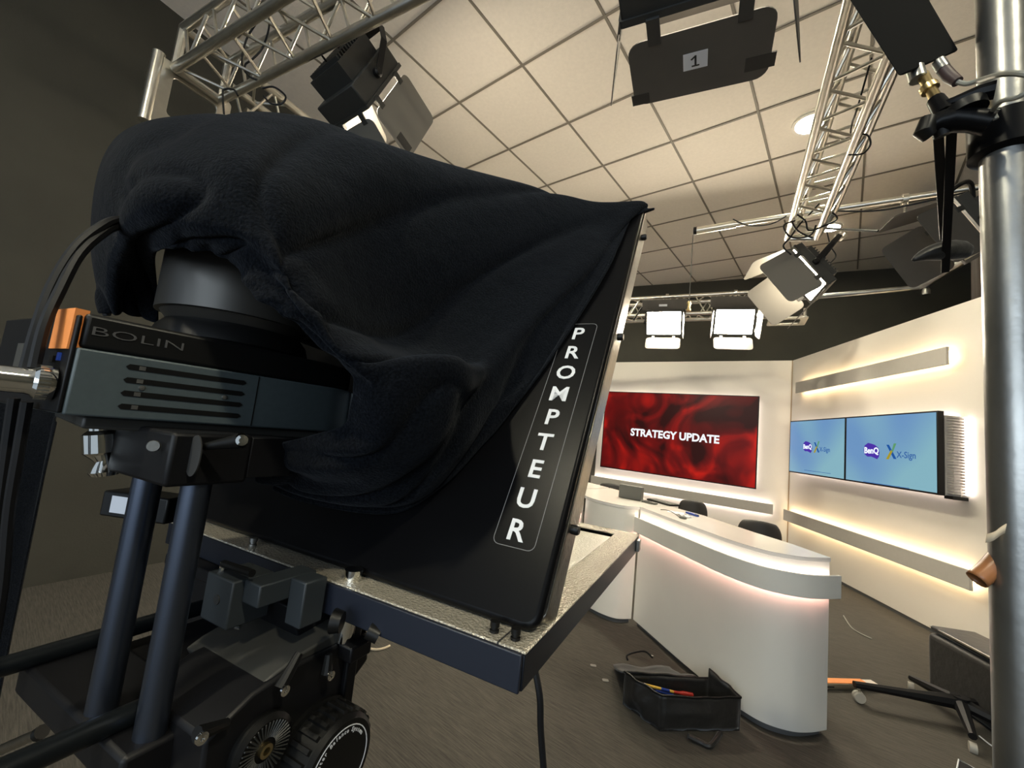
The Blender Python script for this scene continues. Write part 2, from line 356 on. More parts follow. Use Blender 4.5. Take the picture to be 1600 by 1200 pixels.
# bezel front is at y = .15 from the wall: measured on that plane
FRp = FR @ V((0, .15, 0))
def Ld(u, v):
    P = onp(u, v, FRp, nr) - B; return P.dot(er), P.z
xm = Ld(1321, 700)[0]; xr = Ld(1466, 700)[0]; zt = (Ld(1466, 641)[1] + Ld(1321, 652)[1]) / 2; zb = (Ld(1470, 777)[1] + Ld(1321, 749)[1]) / 2
xl = max(.002, 2 * xm - xr)
def logos(sp, k, cu, cv, xs, ty):
    X, Z = Ld(cu, cv); s = k
    def FM(dx, dz, d=.1525): return frame(FR @ V((X + dx * s, d, Z + dz * s)), er, V((0, 0, 1)), nr)
    blob = [(-.080, .0), (-.07, .035), (-.035, .055), (.0, .050), (.035, .042), (.068, .022), (.080, -.010), (.075, -.042), (.058, -.060), (.03, -.052), (.0, -.044), (-.04, -.046), (-.07, -.028)]
    MB().prism([(a * s, b * s) for a, b in blob], 0, .0006, FM(0, 0)).build('logo_badge', M_purp, sp, smooth=False)
    text('logo_text', 'BenQ', .062 * s, FM(0, -.002, .1535), M_lw, sp, .0003, .0022)
    MB().prism([(a * s, b * s) for a, b in ((-.045, .045), (-.022, .045), (.045, -.05), (.020, -.05))], 0, .0006, FM(xs, 0)).build('logo_stroke', M_xb, sp, smooth=False)
    MB().prism([(a * s, b * s) for a, b in ((.045, .055), (.022, .055), (.004, .006), (.014, -.006))], .0008, .0012, FM(xs, 0)).build('logo_stroke', M_xg, sp, smooth=False)
    MB().prism([(a * s, b * s) for a, b in ((-.048, -.055), (-.022, -.055), (.01, -.002), (-.004, .010))], .0008, .0012, FM(xs, 0)).build('logo_stroke', M_xy, sp, smooth=False)
    text('logo_text', 'X-Sign', .060 * s, FM(xs + .125, -.022, .1525), M_xt, sp, .0003, .0008)
    w_ = .21 * s; MB().box(-w_, w_, -.0022, .0022, 0, .0005, FM(ty, -.232)).build('caption_line', M_xt, sp, smooth=False)
t, sp = display('blue signage display left in the pair, ending in the wall corner', xl, xm - .002, zb, zt, 0)
logos(sp, 1.12, 1262, 698, .155, .165)
t, sp = display('blue signage display right in the pair, its finned side showing', xm + .002, xr, zb, zt, 0)
logos(sp, 1.2, 1362, 704, .190, .13)
# finned housing behind
fin = MB(); xf = xr
for k in range(27):
    z = zb + .02 + k * (zt - zb - .07) / 26
    fin.box(xf + .002, xf + .055, .012, .098, z, z + .009, FR)
fin.box(xf - .04, xf + .002, .012, .108, zb + .0, zt - .03, FR)
fin.build('side_fins', M_bar, t, smooth=False)
MB().box(xf - .01, xf + .058, .012, .108, zb - .018, zb + .005, FR).build('bottom_rail', M_plast, t, smooth=False)
for a0, a1, b0, b1 in ((.14, xr - .02, zt - .045, zt - .03), (.14, xr - .02, zb + .03, zb + .045), (xr + .060, xr + .070, zb + .02, zt - .04)):
    MB().box(a0, a1, .012, .03, b0, b1, FR).build('led_strip', E_strip2, t, smooth=False)

# ------------------------------------------------------------------ the desk
ZD = .745
def offset_curve(P, d):
    out = []
    for i, p in enumerate(P):
        a = P[max(0, i - 1)]; b = P[min(len(P) - 1, i + 1)]; t_ = (b - a).normalized(); out.append(p + V((t_.y, -t_.x, 0)) * d)
    return out
def sheet(curve, z0, z1, th, m, name, parent, ends=True, bevel=.0015):
    a = curve; b = offset_curve(curve, -th); n = len(a); vs = [p + V((0, 0, z)) for z in (z0, z1) for p in a] + [p + V((0, 0, z)) for z in (z0, z1) for p in b]
    fs = []
    for k in range(n - 1):
        fs += [(k, k + 1, n + k + 1, n + k), (2 * n + k + 1, 2 * n + k, 3 * n + k, 3 * n + k + 1), (n + k, n + k + 1, 3 * n + k + 1, 3 * n + k), (k + 1, k, 2 * n + k, 2 * n + k + 1)]
    fs += [(0, n, 3 * n, 2 * n), (n - 1, 2 * n + n - 1, 4 * n - 1, 2 * n - 1)]
    mb = MB(); mb.add(vs, fs); return mb.build(name, m, parent, bevel=bevel)
def desk(label, front, back, band=True, endpanel=True):
    fr = smoothpath([(x, y, 0) for x, y in front], 8); bk = [V((x, y, 0)) for x, y in back]
    t = thing('presenter_desk', label, 'desk', fr[len(fr) // 2], group='curved white desk modules')
    n = len(fr); poly = [(p.x, p.y) for p in offset_curve(fr, .004)] + [(p.x, p.y) for p in bk]
    MB().prism(poly, ZD - .018, ZD).build('desktop', M_gloss, t, smooth=False)
    sheet(offset_curve(fr, 0), .035, ZD - .019, .02, M_desk, 'front_panel', t)
    sheet(offset_curve(fr, -.03), 0, .034, .02, M_plinth, 'plinth', t)
    if band:
        fb = offset_curve(fr, .042); fb = [fb[0]] + fb + [fb[-1] + (fb[-1] - fb[-2]).normalized() * .012]
        sheet(fb, .585, .680, .014, M_desk, 'front_band', t)
        fs_ = offset_curve(fr, .024)
        sheet(fs_, .655, .668, .006, E_strip2, 'led_strip', t, bevel=0)
        sheet(fs_, .600, .608, .005, emis('pink led strip', (1.0, .55, .48), K_STRIP * 1.5), 'led_strip', t, bevel=0)
        sheet(offset_curve(fr, .026), .612, .650, .024, M_desk, 'band_spacer', t, bevel=0)
    return t
front1 = [(-1.052, 2.775), (-.88, 2.645), (-.725, 2.525), (-.56, 2.405), (-.45, 2.325), (-.36, 2.275), (-.26, 2.247), (-.165, 2.275), (-.10, 2.335), (-.047, 2.415)]
d1 = desk('curved white desk nearest the open black bag, glowing strip under its top', front1, [(-.20, 2.565), (-.37, 2.68), (-.70, 2.95), (-.95, 3.07)])
MB().box(0, 0.016, 0, .16, .03, ZD - .02, frame((-.062, 2.43, 0), V((.73, .68, 0)), V((-.68, .73, 0)), V((0, 0, 1)))).build('end_panel', M_desk, d1)
front2 = [(-1.46, 2.775), (-1.36, 2.712), (-1.24, 2.678), (-1.13, 2.690), (-1.062, 2.770)]
desk('rounded white middle desk module under the grey desk monitor', front2, [(-.96, 3.075), (-1.30, 3.35), (-1.62, 3.52), (-1.66, 3.05)], band=False)
front3 = [(-2.35, 3.15), (-2.05, 2.98), (-1.75, 2.85), (-1.50, 2.80)]
desk('far left desk module with a band, mostly behind the teleprompter', front3, [(-1.67, 3.06), (-1.64, 3.53), (-2.1, 3.75), (-2.6, 3.7)])

# things on the desk
def dz(u, v): return onz(u, v, ZD)
a, b = dz(966, 777), dz(1001, 783.5); ex = (b - a).normalized(); ey = V((-ex.y, ex.x, 0))
W_ = (b - a).length
t = thing('desk_monitor', 'boxy grey monitor seen from behind on the desk', 'monitor', a)
Fm = frame(a + V((0, 0, .001)), ex, ey, V((0, 0, 1)))
MB().box(0, W_, 0, .06, .002, .098, Fm).build('back_shell', M_monit, t, bevel=.004)
MB().box(.01, W_ - .01, .02, .10, 0, .004, Fm).build('foot', M_plast, t)
MB().box(.006, W_ - .006, .0602, .064, .008, .092, Fm).build('screen_rim', M_plast, t)
a, b = dz(1002, 784.5), dz(1022, 789); ex = (b - a).normalized(); ey = V((-ex.y, ex.x, 0))
t = thing('remote_box', 'small dark box in front of the desk monitor', 'box', a); Fm = frame(a + V((0, 0, .001)), ex, ey, V((0, 0, 1)))
MB().box(0, (b - a).length, 0, .05, 0, .012, Fm).build('case', M_monit, t, bevel=.002); MB().box(.012, .06, .008, .04, .012, .014, Fm).build('button_plate', M_plast, t)
a, b = dz(1010, 781.5), dz(1047, 791.5); ex = (b - a).normalized(); ey = V((-ex.y, ex.x, 0)); W_ = (b - a).length
t = thing('keyboard', 'flat dark keyboard beside the desk monitor', 'keyboard', a); Fm = frame(a + V((0, 0, .001)), ex, ey, V((0, 0, 1)))
MB().box(0, W_, .0, .10, 0, .012, Fm).build('case', M_plast, t, bevel=.003)
kk = MB()
for r_ in range(4):
    for c_ in range(12): kk.box(.006 + c_ * (W_ - .012) / 12, .006 + (c_ + .86) * (W_ - .012) / 12, .010 + r_ * .021, .028 + r_ * .021, .012, .0155, Fm)
kk.build('keys', M_monit, t, smooth=False)
for k, (u, v, ang, lab, w_, h_) in enumerate(((1056, 801, .3, 'white paper sheet with scribbles on the desk, nearer the keyboard', .10, .075), (1068, 807, -.2, 'crumpled white note beside the blue pen case on the desk', .09, .05))):
    c_ = dz(u, v); Fm = frame(c_ + V((0, 0, .0012)), V((math.cos(ang), math.sin(ang), 0)), V((-math.sin(ang), math.cos(ang), 0)), V((0, 0, 1)))
    mb = MB(); n = 7; vs = []
    for i in range(n):
        for j in range(n):
            vs.append(Fm @ V(((i / (n - 1) - .5) * w_, (j / (n - 1) - .5) * h_, (.0 if k == 0 else .012) * random.random() + .0006)))
    mb.add(vs, [(i * n + j, (i + 1) * n + j, (i + 1) * n + j + 1, i * n + j + 1) for i in range(n - 1) for j in range(n - 1)])
    o = mb.build('paper_note', M_white, None, smooth=False); tag(o, lab, 'paper'); s_ = o.modifiers.new('thick', 'SOLIDIFY'); s_.thickness = .0006
    ink = MB()
    for q_ in range(5):
        xx = (random.random() - .5) * w_ * .7; yy = (random.random() - .5) * h_ * .7; ink.box(xx, xx + .016, yy, yy + .002, .0013 + k * .013, .0017 + k * .013, Fm)
    ii = ink.build('ink_marks', M_ink, o, smooth=False)
c_ = dz(1082, 805)
t = thing('pen_case', 'blue pen case lying on the desk by the papers', 'pen case', c_); ex = (dz(1092, 808) - dz(1073, 802)).normalized(); ey = V((-ex.y, ex.x, 0)); Fm = frame(c_ + V((0, 0, .001)), ex, ey, V((0, 0, 1)))
MB().prism([(-.055, -.010), (-.045, .012), (.03, .016), (.055, .004), (.05, -.012)], 0, .012, Fm).build('case', M_bluep, t, bevel=.003)
MB().tube([Fm @ V((.035, -.012, .012)), Fm @ V((.056, 0, .010))], .004, 8).build('clip', M_monit, t)
c_ = dz(1066, 811); o = MB().lathe([(0, 0), (.012, 0), (.014, .006), (.008, .014), (0, .015)], frame(c_ + V((0, .01, .001)), V((1.9, 0, 0)), V((0, 1, 0)), V((0, 0, 1))), 12).build('computer_mouse', M_monit, None, sub=1)
tag(o, 'small grey mouse at the front edge of the papers', 'mouse')
cable1('thin dark wire lying on the desk left of the papers', [dz(1032, 797) + V((0, 0, .003)), dz(1043, 798) + V((0, 0, .003)), dz(1052, 802) + V((0, 0, .003)), dz(1062, 809) + V((0, 0, .003))], .0018, name='wire', cat='wire')

# chairs behind the desk
def chair(label, u, v, depth, yaw, sc):
    top = atd(u, v, depth); H = top.z
    t = thing('conference_chair', label, 'chair', (top.x, top.y, 0), Matrix.Rotation(yaw, 3, 'Z'), group='dark chairs behind the desk')
    mb = MB(); n = 12; vs = []; k = 8
    for j in range(k + 1):
        z = H - .36 + .36 * j / k; hw = sc * (.20 + .02 * math.sin(j / k * 3)) * (1 if j < k - 1 else (.93 if j == k - 1 else .78))
        for i in range(n + 1):
            s = i / n * 2 - 1; vs.append(V((s * hw, .05 * (1 - s * s) * -1 + .03 * j / k, z - (.012 * s * s if j == k else 0))))
    mb.add(vs, [(j * (n + 1) + i, j * (n + 1) + i + 1, (j + 1) * (n + 1) + i + 1, (j + 1) * (n + 1) + i) for j in range(k) for i in range(n)])
    o = mb.build('backrest', M_chair, t); s_ = o.modifiers.new('thick', 'SOLIDIFY'); s_.thickness = .022; b_ = o.modifiers.new('b', 'SUBSURF'); b_.levels = b_.render_levels = 1
    zs = max(.2, H - .40)
    MB().prism(rrect(.42 * sc, .40 * sc, .07), zs - .02, zs + .035, Matrix.Translation((0, .20, 0))).build('seat', M_chair, t, bevel=.01)
    for sx in (-1, 1):
        MB().tube([(sx * .15, .0, zs), (sx * .15, -.045, zs + .06), (sx * .15, -.03, H - .25)], .009, 8).build('back_frame', M_blk, t)
        for sy in (0, 1): MB().tube([(sx * .16 * sc, .04 + sy * .32, zs - .015), (sx * .19 * sc, .02 + sy * .36, 0)], .010, 8).build('leg', M_blk, t)
chair('dark chair beside the desk monitor, furthest left behind the desk', 958, 755, 4.1, math.radians(20), .75)
chair('dark chair behind the middle of the desk, above the papers', 1083, 781, 3.9, math.radians(15), .62)
chair('dark chair behind the right end of the desk near the wall corner', 1187, 813, 3.6, math.radians(10), .80)

# ------------------------------------------------------------------ trusses and pipes
def truss(label, axis, corners, a0, a1, pitch=.26, r=.022, rb=.0075, ends=(1, 1), group='aluminium lighting trusses'):
    """axis 'p' or 'q'; corners = four (other coordinate, z) in order round the section"""
    def P(s, c): return R_(s, c[0], c[1]) if axis == 'p' else R_(c[0], s, c[1])
    t = thing('lighting_truss', label, 'truss', P((a0 + a1) / 2, corners[0]), group=group)
    for c in corners: MB().tube([P(a0, c), P(a1, c)], r, 14).build('chord', M_alu, t)
    n = max(2, int(round((a1 - a0) / pitch)))
    for k in range(4):
        c, d = corners[k], corners[(k + 1) % 4]
        for i in range(n):
            s0 = a0 + (a1 - a0) * (i + .08) / n; s1 = a0 + (a1 - a0) * (i + .5) / n; s2 = a0 + (a1 - a0) * (i + .92) / n
            MB().tube([P(s0, c), P(s1, d)], rb, 7, caps=False).build('brace', M_alu, t)
            MB().tube([P(s1, d), P(s2, c)], rb, 7, caps=False).build('brace', M_alu, t)
    for e, s in ((ends[0], a0), (ends[1], a1)):
        if e:
            m_ = MB()
            for k in range(4):
                p, q = P(s, corners[k]), P(s, corners[(k + 1) % 4]); m_.tube([p, q], .020, 10)
            m_.build('end_frame', M_alu, t)
    return t
cl = [(.79, 2.75), (1.00, 2.75), (1.00, 2.97), (.79, 2.97)]
tl = truss('truss across the upper left, running from the dark wall out over the covered camera', 'p', cl, -2.50, 1.6)
# end plate against the wall
pa = MB()
Fp = frame(R_(-2.53, .90, 2.62), QD, V((0, 0, 1)), PD)
pa.ringprism(rrect(.33, .33, .02), rrect(.20, .20, .02), -.006, .006, Fp); pa.build('end_plate', M_alu, tl, bevel=.002)
MB().tube([R_(-2.545, .735, 2.44), R_(-2.545, .735, 2.80)], .026, 14).build('end_post', M_alu, tl)
cl3 = [(-2.66, 2.75), (-2.45, 2.75), (-2.45, 2.97), (-2.66, 2.97)]
truss('truss running along the left wall towards the back, behind the upper left truss', 'q', cl3, 1.10, 4.9, ends=(0, 1))
cl2 = [(.30, 2.76), (.475, 2.74), (.570, 2.915), (.385, 2.95)]
t2 = truss('truss running from the top right down towards the square lamp by the downlight', 'q', cl2, -.4, 3.43, pitch=.24, r=.021)
cl4 = [(5.12, 2.745), (5.36, 2.745), (5.36, 2.965), (5.12, 2.965)]
truss('truss in front of the dark back wall carrying the two glowing lamps', 'p', cl4, -2.5, .40, pitch=.28)
t4 = thing('truss_bracket', 'aluminium bracket plate hanging at the right end of the back truss', 'bracket', R_(.36, 5.2, 2.745))
Fp = frame(R_(.48, 5.26, 2.66), PD, QD, V((0, 0, 1)))
MB().ringprism(rrect(.36, .30, .02), rrect(.24, .18, .02), -.008, .008, Fp).build('plate', M_alu, t4, bevel=.002)
for sx, sy in ((-.15, -.12), (.15, -.12), (.15, .12), (-.15, .12)): MB().tube([Fp @ V((sx, sy, 0)), Fp @ V((sx, sy, .10))], .016, 10).build('post', M_alu, t4)

def clamp_on(parent, p, axis, s=1.0):
    d = V(axis).normalized(); x, y = perp(d)
    M = frame(p, x, y, d)
    return MB().ringprism([(a * s, b * s) for a, b in rrect(.066, .066, .030)], [(a * s, b * s) for a, b in rrect(.046, .046, .022)], -.014 * s, .014 * s, M).build('clamp', M_alu, parent)
# pipe one, across under the end of the right truss
t = thing('lighting_pipe', 'round pipe crossing under the right truss end, its left tip hanging free', 'pipe', R_(.4, 3.56, 3.0))
MB().tube([R_(-.05, 3.58, 3.0), R_(1.62, 3.50, 3.01)], .022, 14).build('tube', M_alu, t)
MB().tube([R_(-.33, 3.60, 2.995), R_(-.04, 3.58, 3.0)], .030, 14).build('sleeve', M_alu, t)
MB().tube([R_(-.355, 3.60, 2.995), R_(-.33, 3.60, 2.995)], .033, 14).build('end_cap', M_blk, t)
for pp in (.36, .52, .98): clamp_on(t, R_(pp, 3.54, 3.005), PD, 1.1)
MB().tube([R_(.98, 3.53, 2.98), R_(.98, 3.53, 2.90)], .010, 8).build('drop_hook', M_alu, t)
# pipe two
t = thing('lighting_pipe', 'lower grey pipe in front of the dark wall, bent back at right', 'pipe', R_(1.0, 4.7, 2.75))
MB().tube([R_(.45, 4.78, 2.75), R_(1.40, 4.63, 2.75)], .022, 14).build('tube', M_steel, t)
MB().tube([R_(1.39, 4.65, 2.75), R_(1.50, 4.1, 2.78), R_(1.62, 3.6, 2.80)], .026, 14).build('tube', M_steel, t)
MB().lathe([(.0, -.04), (.03, -.04), (.03, .0), (.018, .02), (.018, .05), (0, .05)], frame(R_(1.41, 4.60, 2.71), PD, QD, V((0, 0, 1))), 12).build('coupler', M_steel, t)
# thin black bar between truss and right lamp
p0 = onp(1290, 357, R_(0, 3.9, 0), QD); p1 = onp(1372, 361, R_(0, 3.6, 0), QD)
tag(MB().tube([p0, p1], .009, 8).build('support_rod', M_blk), 'thin black rod reaching right from the end of the right truss', 'rod')
# hanging wire and bell
p0 = onp(1083, 367, R_(0, 3.6, 0), QD); pb = R_(*((onp(1080, 470, R_(0, 3.6, 0), QD)).dot(PD), 3.6) , 2.4)
pe = onp(1078, 474, R_(0, 4.9, 0), QD); pe2 = onp(1077, 490, R_(0, 4.9, 0), QD)
pw = p0.copy(); pv = V((p0.x, p0.y, onp(1079, 474, R_(0, 3.6, 0), QD).z))
t = thing('safety_wire', 'thin wire hanging from the free pipe tip with a small brass fitting below', 'wire', pv)
MB().tube([pw, pv], .0035, 6).build('wire', M_body, t)
MB().lathe([(0, -.065), (.020, -.065), (.020, -.05), (.014, -.045), (.014, -.01), (.018, 0), (.018, .012), (0, .012)], frame(pv, V((1, 0, 0)), V((0, 1, 0)), V((0, 0, 1))), 12).build('fitting', M_brass, t)

# ceiling downlights
for c_, lab, rad in ((onz(1268, 192, ZC - .008), 'round ceiling downlight beside the right truss, larger in view', .105), (onz(1298, 355, ZC - .008), 'round ceiling downlight behind the end of the right truss', .085),
                     (onz(866, 345, ZC - .008), 'round ceiling downlight hidden behind the covered teleprompter, nearer the desk', .105), (onz(585, 420, ZC - .008), 'added unseen ceiling downlight behind the covered camera, over the left floor', .105),  # the second is added, unseen, to light the set from the left
                     (R_(1.6, -.6, ZC - .008), 'added fill downlight, unseen behind the viewer, on the right', .105), (R_(-.9, -1.6, ZC - .008), 'added fill downlight, unseen behind the viewer, on the left', .105)):  # both added out of view to brighten the desk front
    t = thing('ceiling_downlight', lab, 'ceiling light', c_, group='recessed ceiling downlights')
    MB().ringprism([(rad * 1.22 * math.cos(a_ * math.pi / 16), rad * 1.22 * math.sin(a_ * math.pi / 16)) for a_ in range(32)], [(rad * math.cos(a_ * math.pi / 16), rad * math.sin(a_ * math.pi / 16)) for a_ in range(32)], -.012, .006, frame(c_, V((1, 0, 0)), V((0, 1, 0)), V((0, 0, 1)))).build('rim', M_set, t)
    MB().lathe([(0, -.006), (rad * .999, -.006), (rad * .999, .004), (0, .004)], frame(c_, V((1, 0, 0)), V((0, 1, 0)), V((0, 0, 1))), 32).build('lens', E_down if 'truss' not in lab else emis('dimmer downlight lens', (1.0, .93, .70), 120), t, smooth=False)

# ------------------------------------------------------------------ studio lamps
def lamp(label, pos, X, Y, Z, doors, w_=.36, h_=.28, th=.11, lit=True, door_len=.25, gap=.022, yoke=None, sign=None, tapes=(), mdoor=None, power=1.0):
    """X long side, Y forward, Z short side; doors: side -> flare angle (deg from forward); sides +z -z +x -x"""
    Rm = Matrix((X, Y, Z)).transposed()
    t = thing('studio_lamp', label, 'studio lamp', pos, Rm, group='square studio panel lamps')
    md = mdoor or M_barn
    MB().box(-w_ / 2, w_ / 2, -th * .55, -.004, -h_ / 2, h_ / 2).build('housing', M_body, t, bevel=.006)
    hs = MB().box(-w_ * .36, w_ * .36, -th, -th * .55, -h_ * .40, h_ * .40)
    for k in range(12): hs.box(-w_ * .34 + k * w_ * .68 / 12, -w_ * .34 + k * w_ * .68 / 12 + .008, -th - .018, -th, -h_ * .38, h_ * .38)
    hs.build('heat_sink', M_body, t, smooth=False)
    # hinge frame
    MB().ringprism([(a, b) for a, b in rrect(w_ + .012, h_ + .012, .01, 3)], [(a, b) for a, b in rrect(w_ - .03, h_ - .03, .008, 3)], -.005, .012, frame((0, 0, 0), V((1, 0, 0)), V((0, 0, 1)), V((0, -1, 0)))).build('front_frame', M_body, t)
    MB().box(-w_ / 2 + .016, w_ / 2 - .016, -.003, .001, -h_ / 2 + .016, h_ / 2 - .016).build('diffuser', emis('panel diffuser %.2f' % power, (1.0, .88, .68), K_PANEL * power) if lit else mat('unlit diffuser', (.55, .5, .42), .6), t, smooth=False)
    for side, ang in doors.items():
        a = math.radians(ang); s_, c_ = math.sin(a), math.cos(a)
        if side[1] == 'z':
            sg = 1 if side[0] == '+' else -1; org = V((0, .010, sg * (h_ / 2 + .008))); ax = V((1, 0, 0)); out = V((0, c_, sg * s_)); wd = w_ * .96; L = door_len
        else:
            sg = 1 if side[0] == '+' else -1; org = V((sg * (w_ / 2 + .008), .010, 0)); ax = V((0, 0, 1)); out = V((sg * s_, c_, 0)); wd = h_ * .94; L = door_len
        nn = ax.cross(out); F_ = frame(org + out * (L / 2 + gap), ax, out, nn)
        d_ = MB().prism(rrect(wd, L, .035), -.0015, .0015, F_).build('barn_door', md, t)
        for hx in (-.30, .30):
            h1 = MB().box(hx * wd - .016, hx * wd + .016, -L / 2 - gap - .012, -L / 2 + .018, -.004, .004, F_); h1.build('hinge', M_body, d_, bevel=.001)
        if sign and sign[0] == side:
            Fs = F_ if sign[2] > 0 else frame(F_.translation, -ax, out, nn * -1)
            lb = MB().box(-.030 + sign[3], .030 + sign[3], -.002 + sign[4], .046 + sign[4], .0016, .0022, Fs).build('number_card', M_white, d_, smooth=False)
            Mt = Fs @ Matrix.Translation((sign[3], .022 + sign[4], .0023)) @ Matrix.Rotation(math.pi if sign[6] else 0, 4, 'Z')
            nb_ = MB()
            for q in (((-.002, -.014), (.003, -.014), (.003, .015), (-.002, .015)), ((-.012, .006), (-.009, .003), (.001, .011), (-.001, .015)), ((-.009, -.016), (.010, -.016), (.010, -.012), (-.009, -.012))): nb_.prism(q, 0, .0005, Mt)
            nb_.build('number', M_ink, lb, smooth=False)
        for ts, tx, ty, tw, thh in tapes:
            if ts == side: MB().box(tx - tw / 2, tx + tw / 2, ty - thh / 2, ty + thh / 2, -.0021, .0021, F_).build('tape', M_gaff, d_, smooth=False)
    if yoke:
        ya, L = yoke[:2]     # yoke axis 'x' or 'z', direction vector (local) of the crossbar
        if len(yoke) > 2:
            L = Rm.transposed() @ (yoke[2] - V(pos)) - V((0, -th * .3, 0)); L -= L.normalized() * .095
        e = h_ / 2 + .02 if ya == 'z' else w_ / 2 + .02; av = V((0, 0, 1)) if ya == 'z' else V((1, 0, 0)); L = V(L); mid = V((0, -th * .3, 0))
        sd = av.cross(L).normalized() * .016
        yk = MB()
        for sg in (-1, 1):
            p0_, p1_ = mid + av * e * sg, mid + av * (e * .72) * sg + L
            pm = mid + av * e * sg + L * .62
            for q0, q1 in ((p0_, pm), (pm, p1_)):
                dd = (q1 - q0); xx = sd.normalized(); yy = dd.cross(xx).normalized(); yk.box(-.016, .016, -.003, .003, 0, dd.length, frame(q0, xx, yy, dd.normalized()))
        p0_, p1_ = mid + av * e * .72 + L, mid - av * e * .72 + L; dd = p1_ - p0_; xx = sd.normalized(); yk.box(-.016, .016, -.003, .003, 0, dd.length, frame(p0_, xx, dd.cross(xx).normalized(), dd.normalized()))
        y_ = yk.build('yoke', M_blk, t, bevel=.001)
        for sg in (-1, 1): MB().lathe([(0, 0), (.022, 0), (.022, .018), (.014, .026), (0, .026)], frame(mid + av * (e - .018) * sg, sd.normalized(), (av * sg).cross(sd.normalized()), av * sg), 12).build('knob', M_plast, y_)
        cp = mid + L
        MB().tube([cp, cp + L.normalized() * .07], .011, 8).build('spigot', M_alu, y_)
        MB().ringprism([(a, b) for a, b in rrect(.07, .07, .03)], [(a, b) for a, b in rrect(.048, .048, .022)], -.016, .016, frame(cp + L.normalized() * .095, sd.normalized(), L.normalized(), av)).build('hook_clamp', M_alu, y_)
    return t
def nz(v): return V(v).normalized()
def onb(X, Y):
    Y = nz(Y); X = nz(V(X) - Y * V(X).dot(Y)); return X, Y, X.cross(Y)
# lamp A : upper left
X, Y, Z = onb((.026, -.37, -.929), (-.045, .928, -.371))
tA = lamp('black studio lamp under the upper left truss, one big door edge towards us', V((-1.909, .939, 2.747)), X, Y, Z, {'+z': -2, '+x': 14, '-z': 20}, h_=.29, th=.19, power=.30, yoke=('z', (-.26, -.10, 0)), tapes=(('+z', .13, .06, .05, .09),), mdoor=mat('grey barn door', (.16, .15, .13), .5))
MB().tube([(-.05, -.19, .0), (-.05, -.24, 0), (.07, -.24, 0), (.07, -.19, 0)], .006, 8).build('handle', M_blk, tA)
# lamp C : right of centre
X, Y, Z = onb((-.564, -.100, .82), (-.727, -.411, -.55))
lamp('lit studio lamp at the end of the right truss, tilted with grey and pink-lit doors', V((-.253, 3.501, 2.492)), X, Y, Z, {'+z': -2, '-z': 30, '+x': 8, '-x': 18}, h_=.284, power=.14, yoke=('z', (.10, -.27, 0)), mdoor=mat('grey barn door', (.16, .15, .13), .5))
# lamp 1 : top centre, close to us
X = nz((.967, .256, .006)); Yd = nz((-.25, .96, -.10)); Zd = X.cross(Yd)
al = math.radians(-6)          # door flare
Yf = (Yd * math.cos(al) + Zd * math.sin(al)).normalized(); Zf = X.cross(Yf)
c1 = V((-.290, .921, 2.191))
lamp('black studio lamp close overhead with a number 1 card on its lower door', c1 + Zf * .158 - Yf * .03, X, Yf, Zf, {'-z': -6, '+x': 15, '-x': 15, '+z': 12}, h_=.30, door_len=.19, th=.13, power=.05, gap=.038, sign=('-z', '1', -1, 0.006, -.028, 1, True), tapes=(('-z', -.155, .075, .05, .035), ('-z', .15, .045, .07, .04)), yoke=('x', (0, -.05, .33)))
# lamps D, E on the back truss
for u, v, lab, yaw, tilt, dr in ((1037, 505, 'glowing square lamp on the back truss, left of the pair', -4, 30, {'-z': 32, '-x': 6}), (1147, 503, 'glowing square lamp on the back truss, right of the pair', 8, 30, {'-z': 32, '-x': 7, '+x': 10})):
    pos = onp(u, v, R_(0, 4.98, 0), QD); tocam = (CAM - pos); tocam.z = 0; tocam.normalize()
    Y = Matrix.Rotation(math.radians(yaw), 3, 'Z') @ tocam; Y = nz(Y + V((0, 0, -math.tan(math.radians(tilt))))); Xl = nz(Y.cross(V((0, 0, 1)))); X, Y, Z = onb(Xl, Y)
    X = -X if False else X
    tt = lamp(lab, pos, X, Y, Z, dr, w_=.40, h_=.30, door_len=.17, power=.38, yoke=('x', (0, 0, 0), R_(V(pos).dot(PD), 5.12, 2.965)))
    MB().box(-.25, .25, -.06, -.045, .15, .27).build('rear_shroud', M_barn, tt, bevel=.004)
    if u == 1037: MB().box(-.03, .06, -.0445, -.043, .19, .215).build('label_strip', M_white, tt, smooth=False)
# lamp F on the right, switched off
posF = atd(1500, 362, 2.55); X, Y, Z = onb((-.5, -.2, .84), (-.80, -.22, -.50))
lamp('dark unlit studio lamp at right, behind the two black bars', posF, X, Y, Z, {'+z': 20, '-z': 40, '+x': 14}, lit=False, yoke=('z', (0.10, -.25, 0)), th=.13)

# ------------------------------------------------------------------ near right: scaffold pole and clamped gear
pc = atd(1583, 600, .56); PR = .0265
pole = tag(MB().lathe([(0, 0), (PR, 0), (PR, 2.6), (0, 2.6)], Matrix.Translation((pc.x, pc.y, 0)), 40).build('scaffold_pole', M_steel), 'thick steel pole standing close at the right edge', 'pole')
def pd(u, v, d): return atd(u, v, d)
t = thing('pole_clamp', 'black clamp gripping the steel pole with bent arms and knobs', 'clamp', pd(1560, 170, .6))
zc = pd(1570, 175, .56).z
MB().lathe([(PR + .001, -.03), (PR + .012, -.026), (PR + .012, .026), (PR + .001, .03)], Matrix.Translation((pc.x, pc.y, zc)), 32).build('collar', M_blkgl, t)
body = [pd(1548, 192, .56), pd(1520, 188, .57), pd(1490, 186, .58), pd(1462, 192, .59), pd(1448, 200, .59)]
MB().tube(body, [.016, .015, .017, .014, .009], 12).build('arm', M_blkgl, t)
MB().tube([pd(1555, 140, .56), pd(1530, 146, .57), pd(1500, 156, .58), pd(1478, 163, .59)], [.012, .011, .008, .006], 10).build('lever', M_blkgl, t)
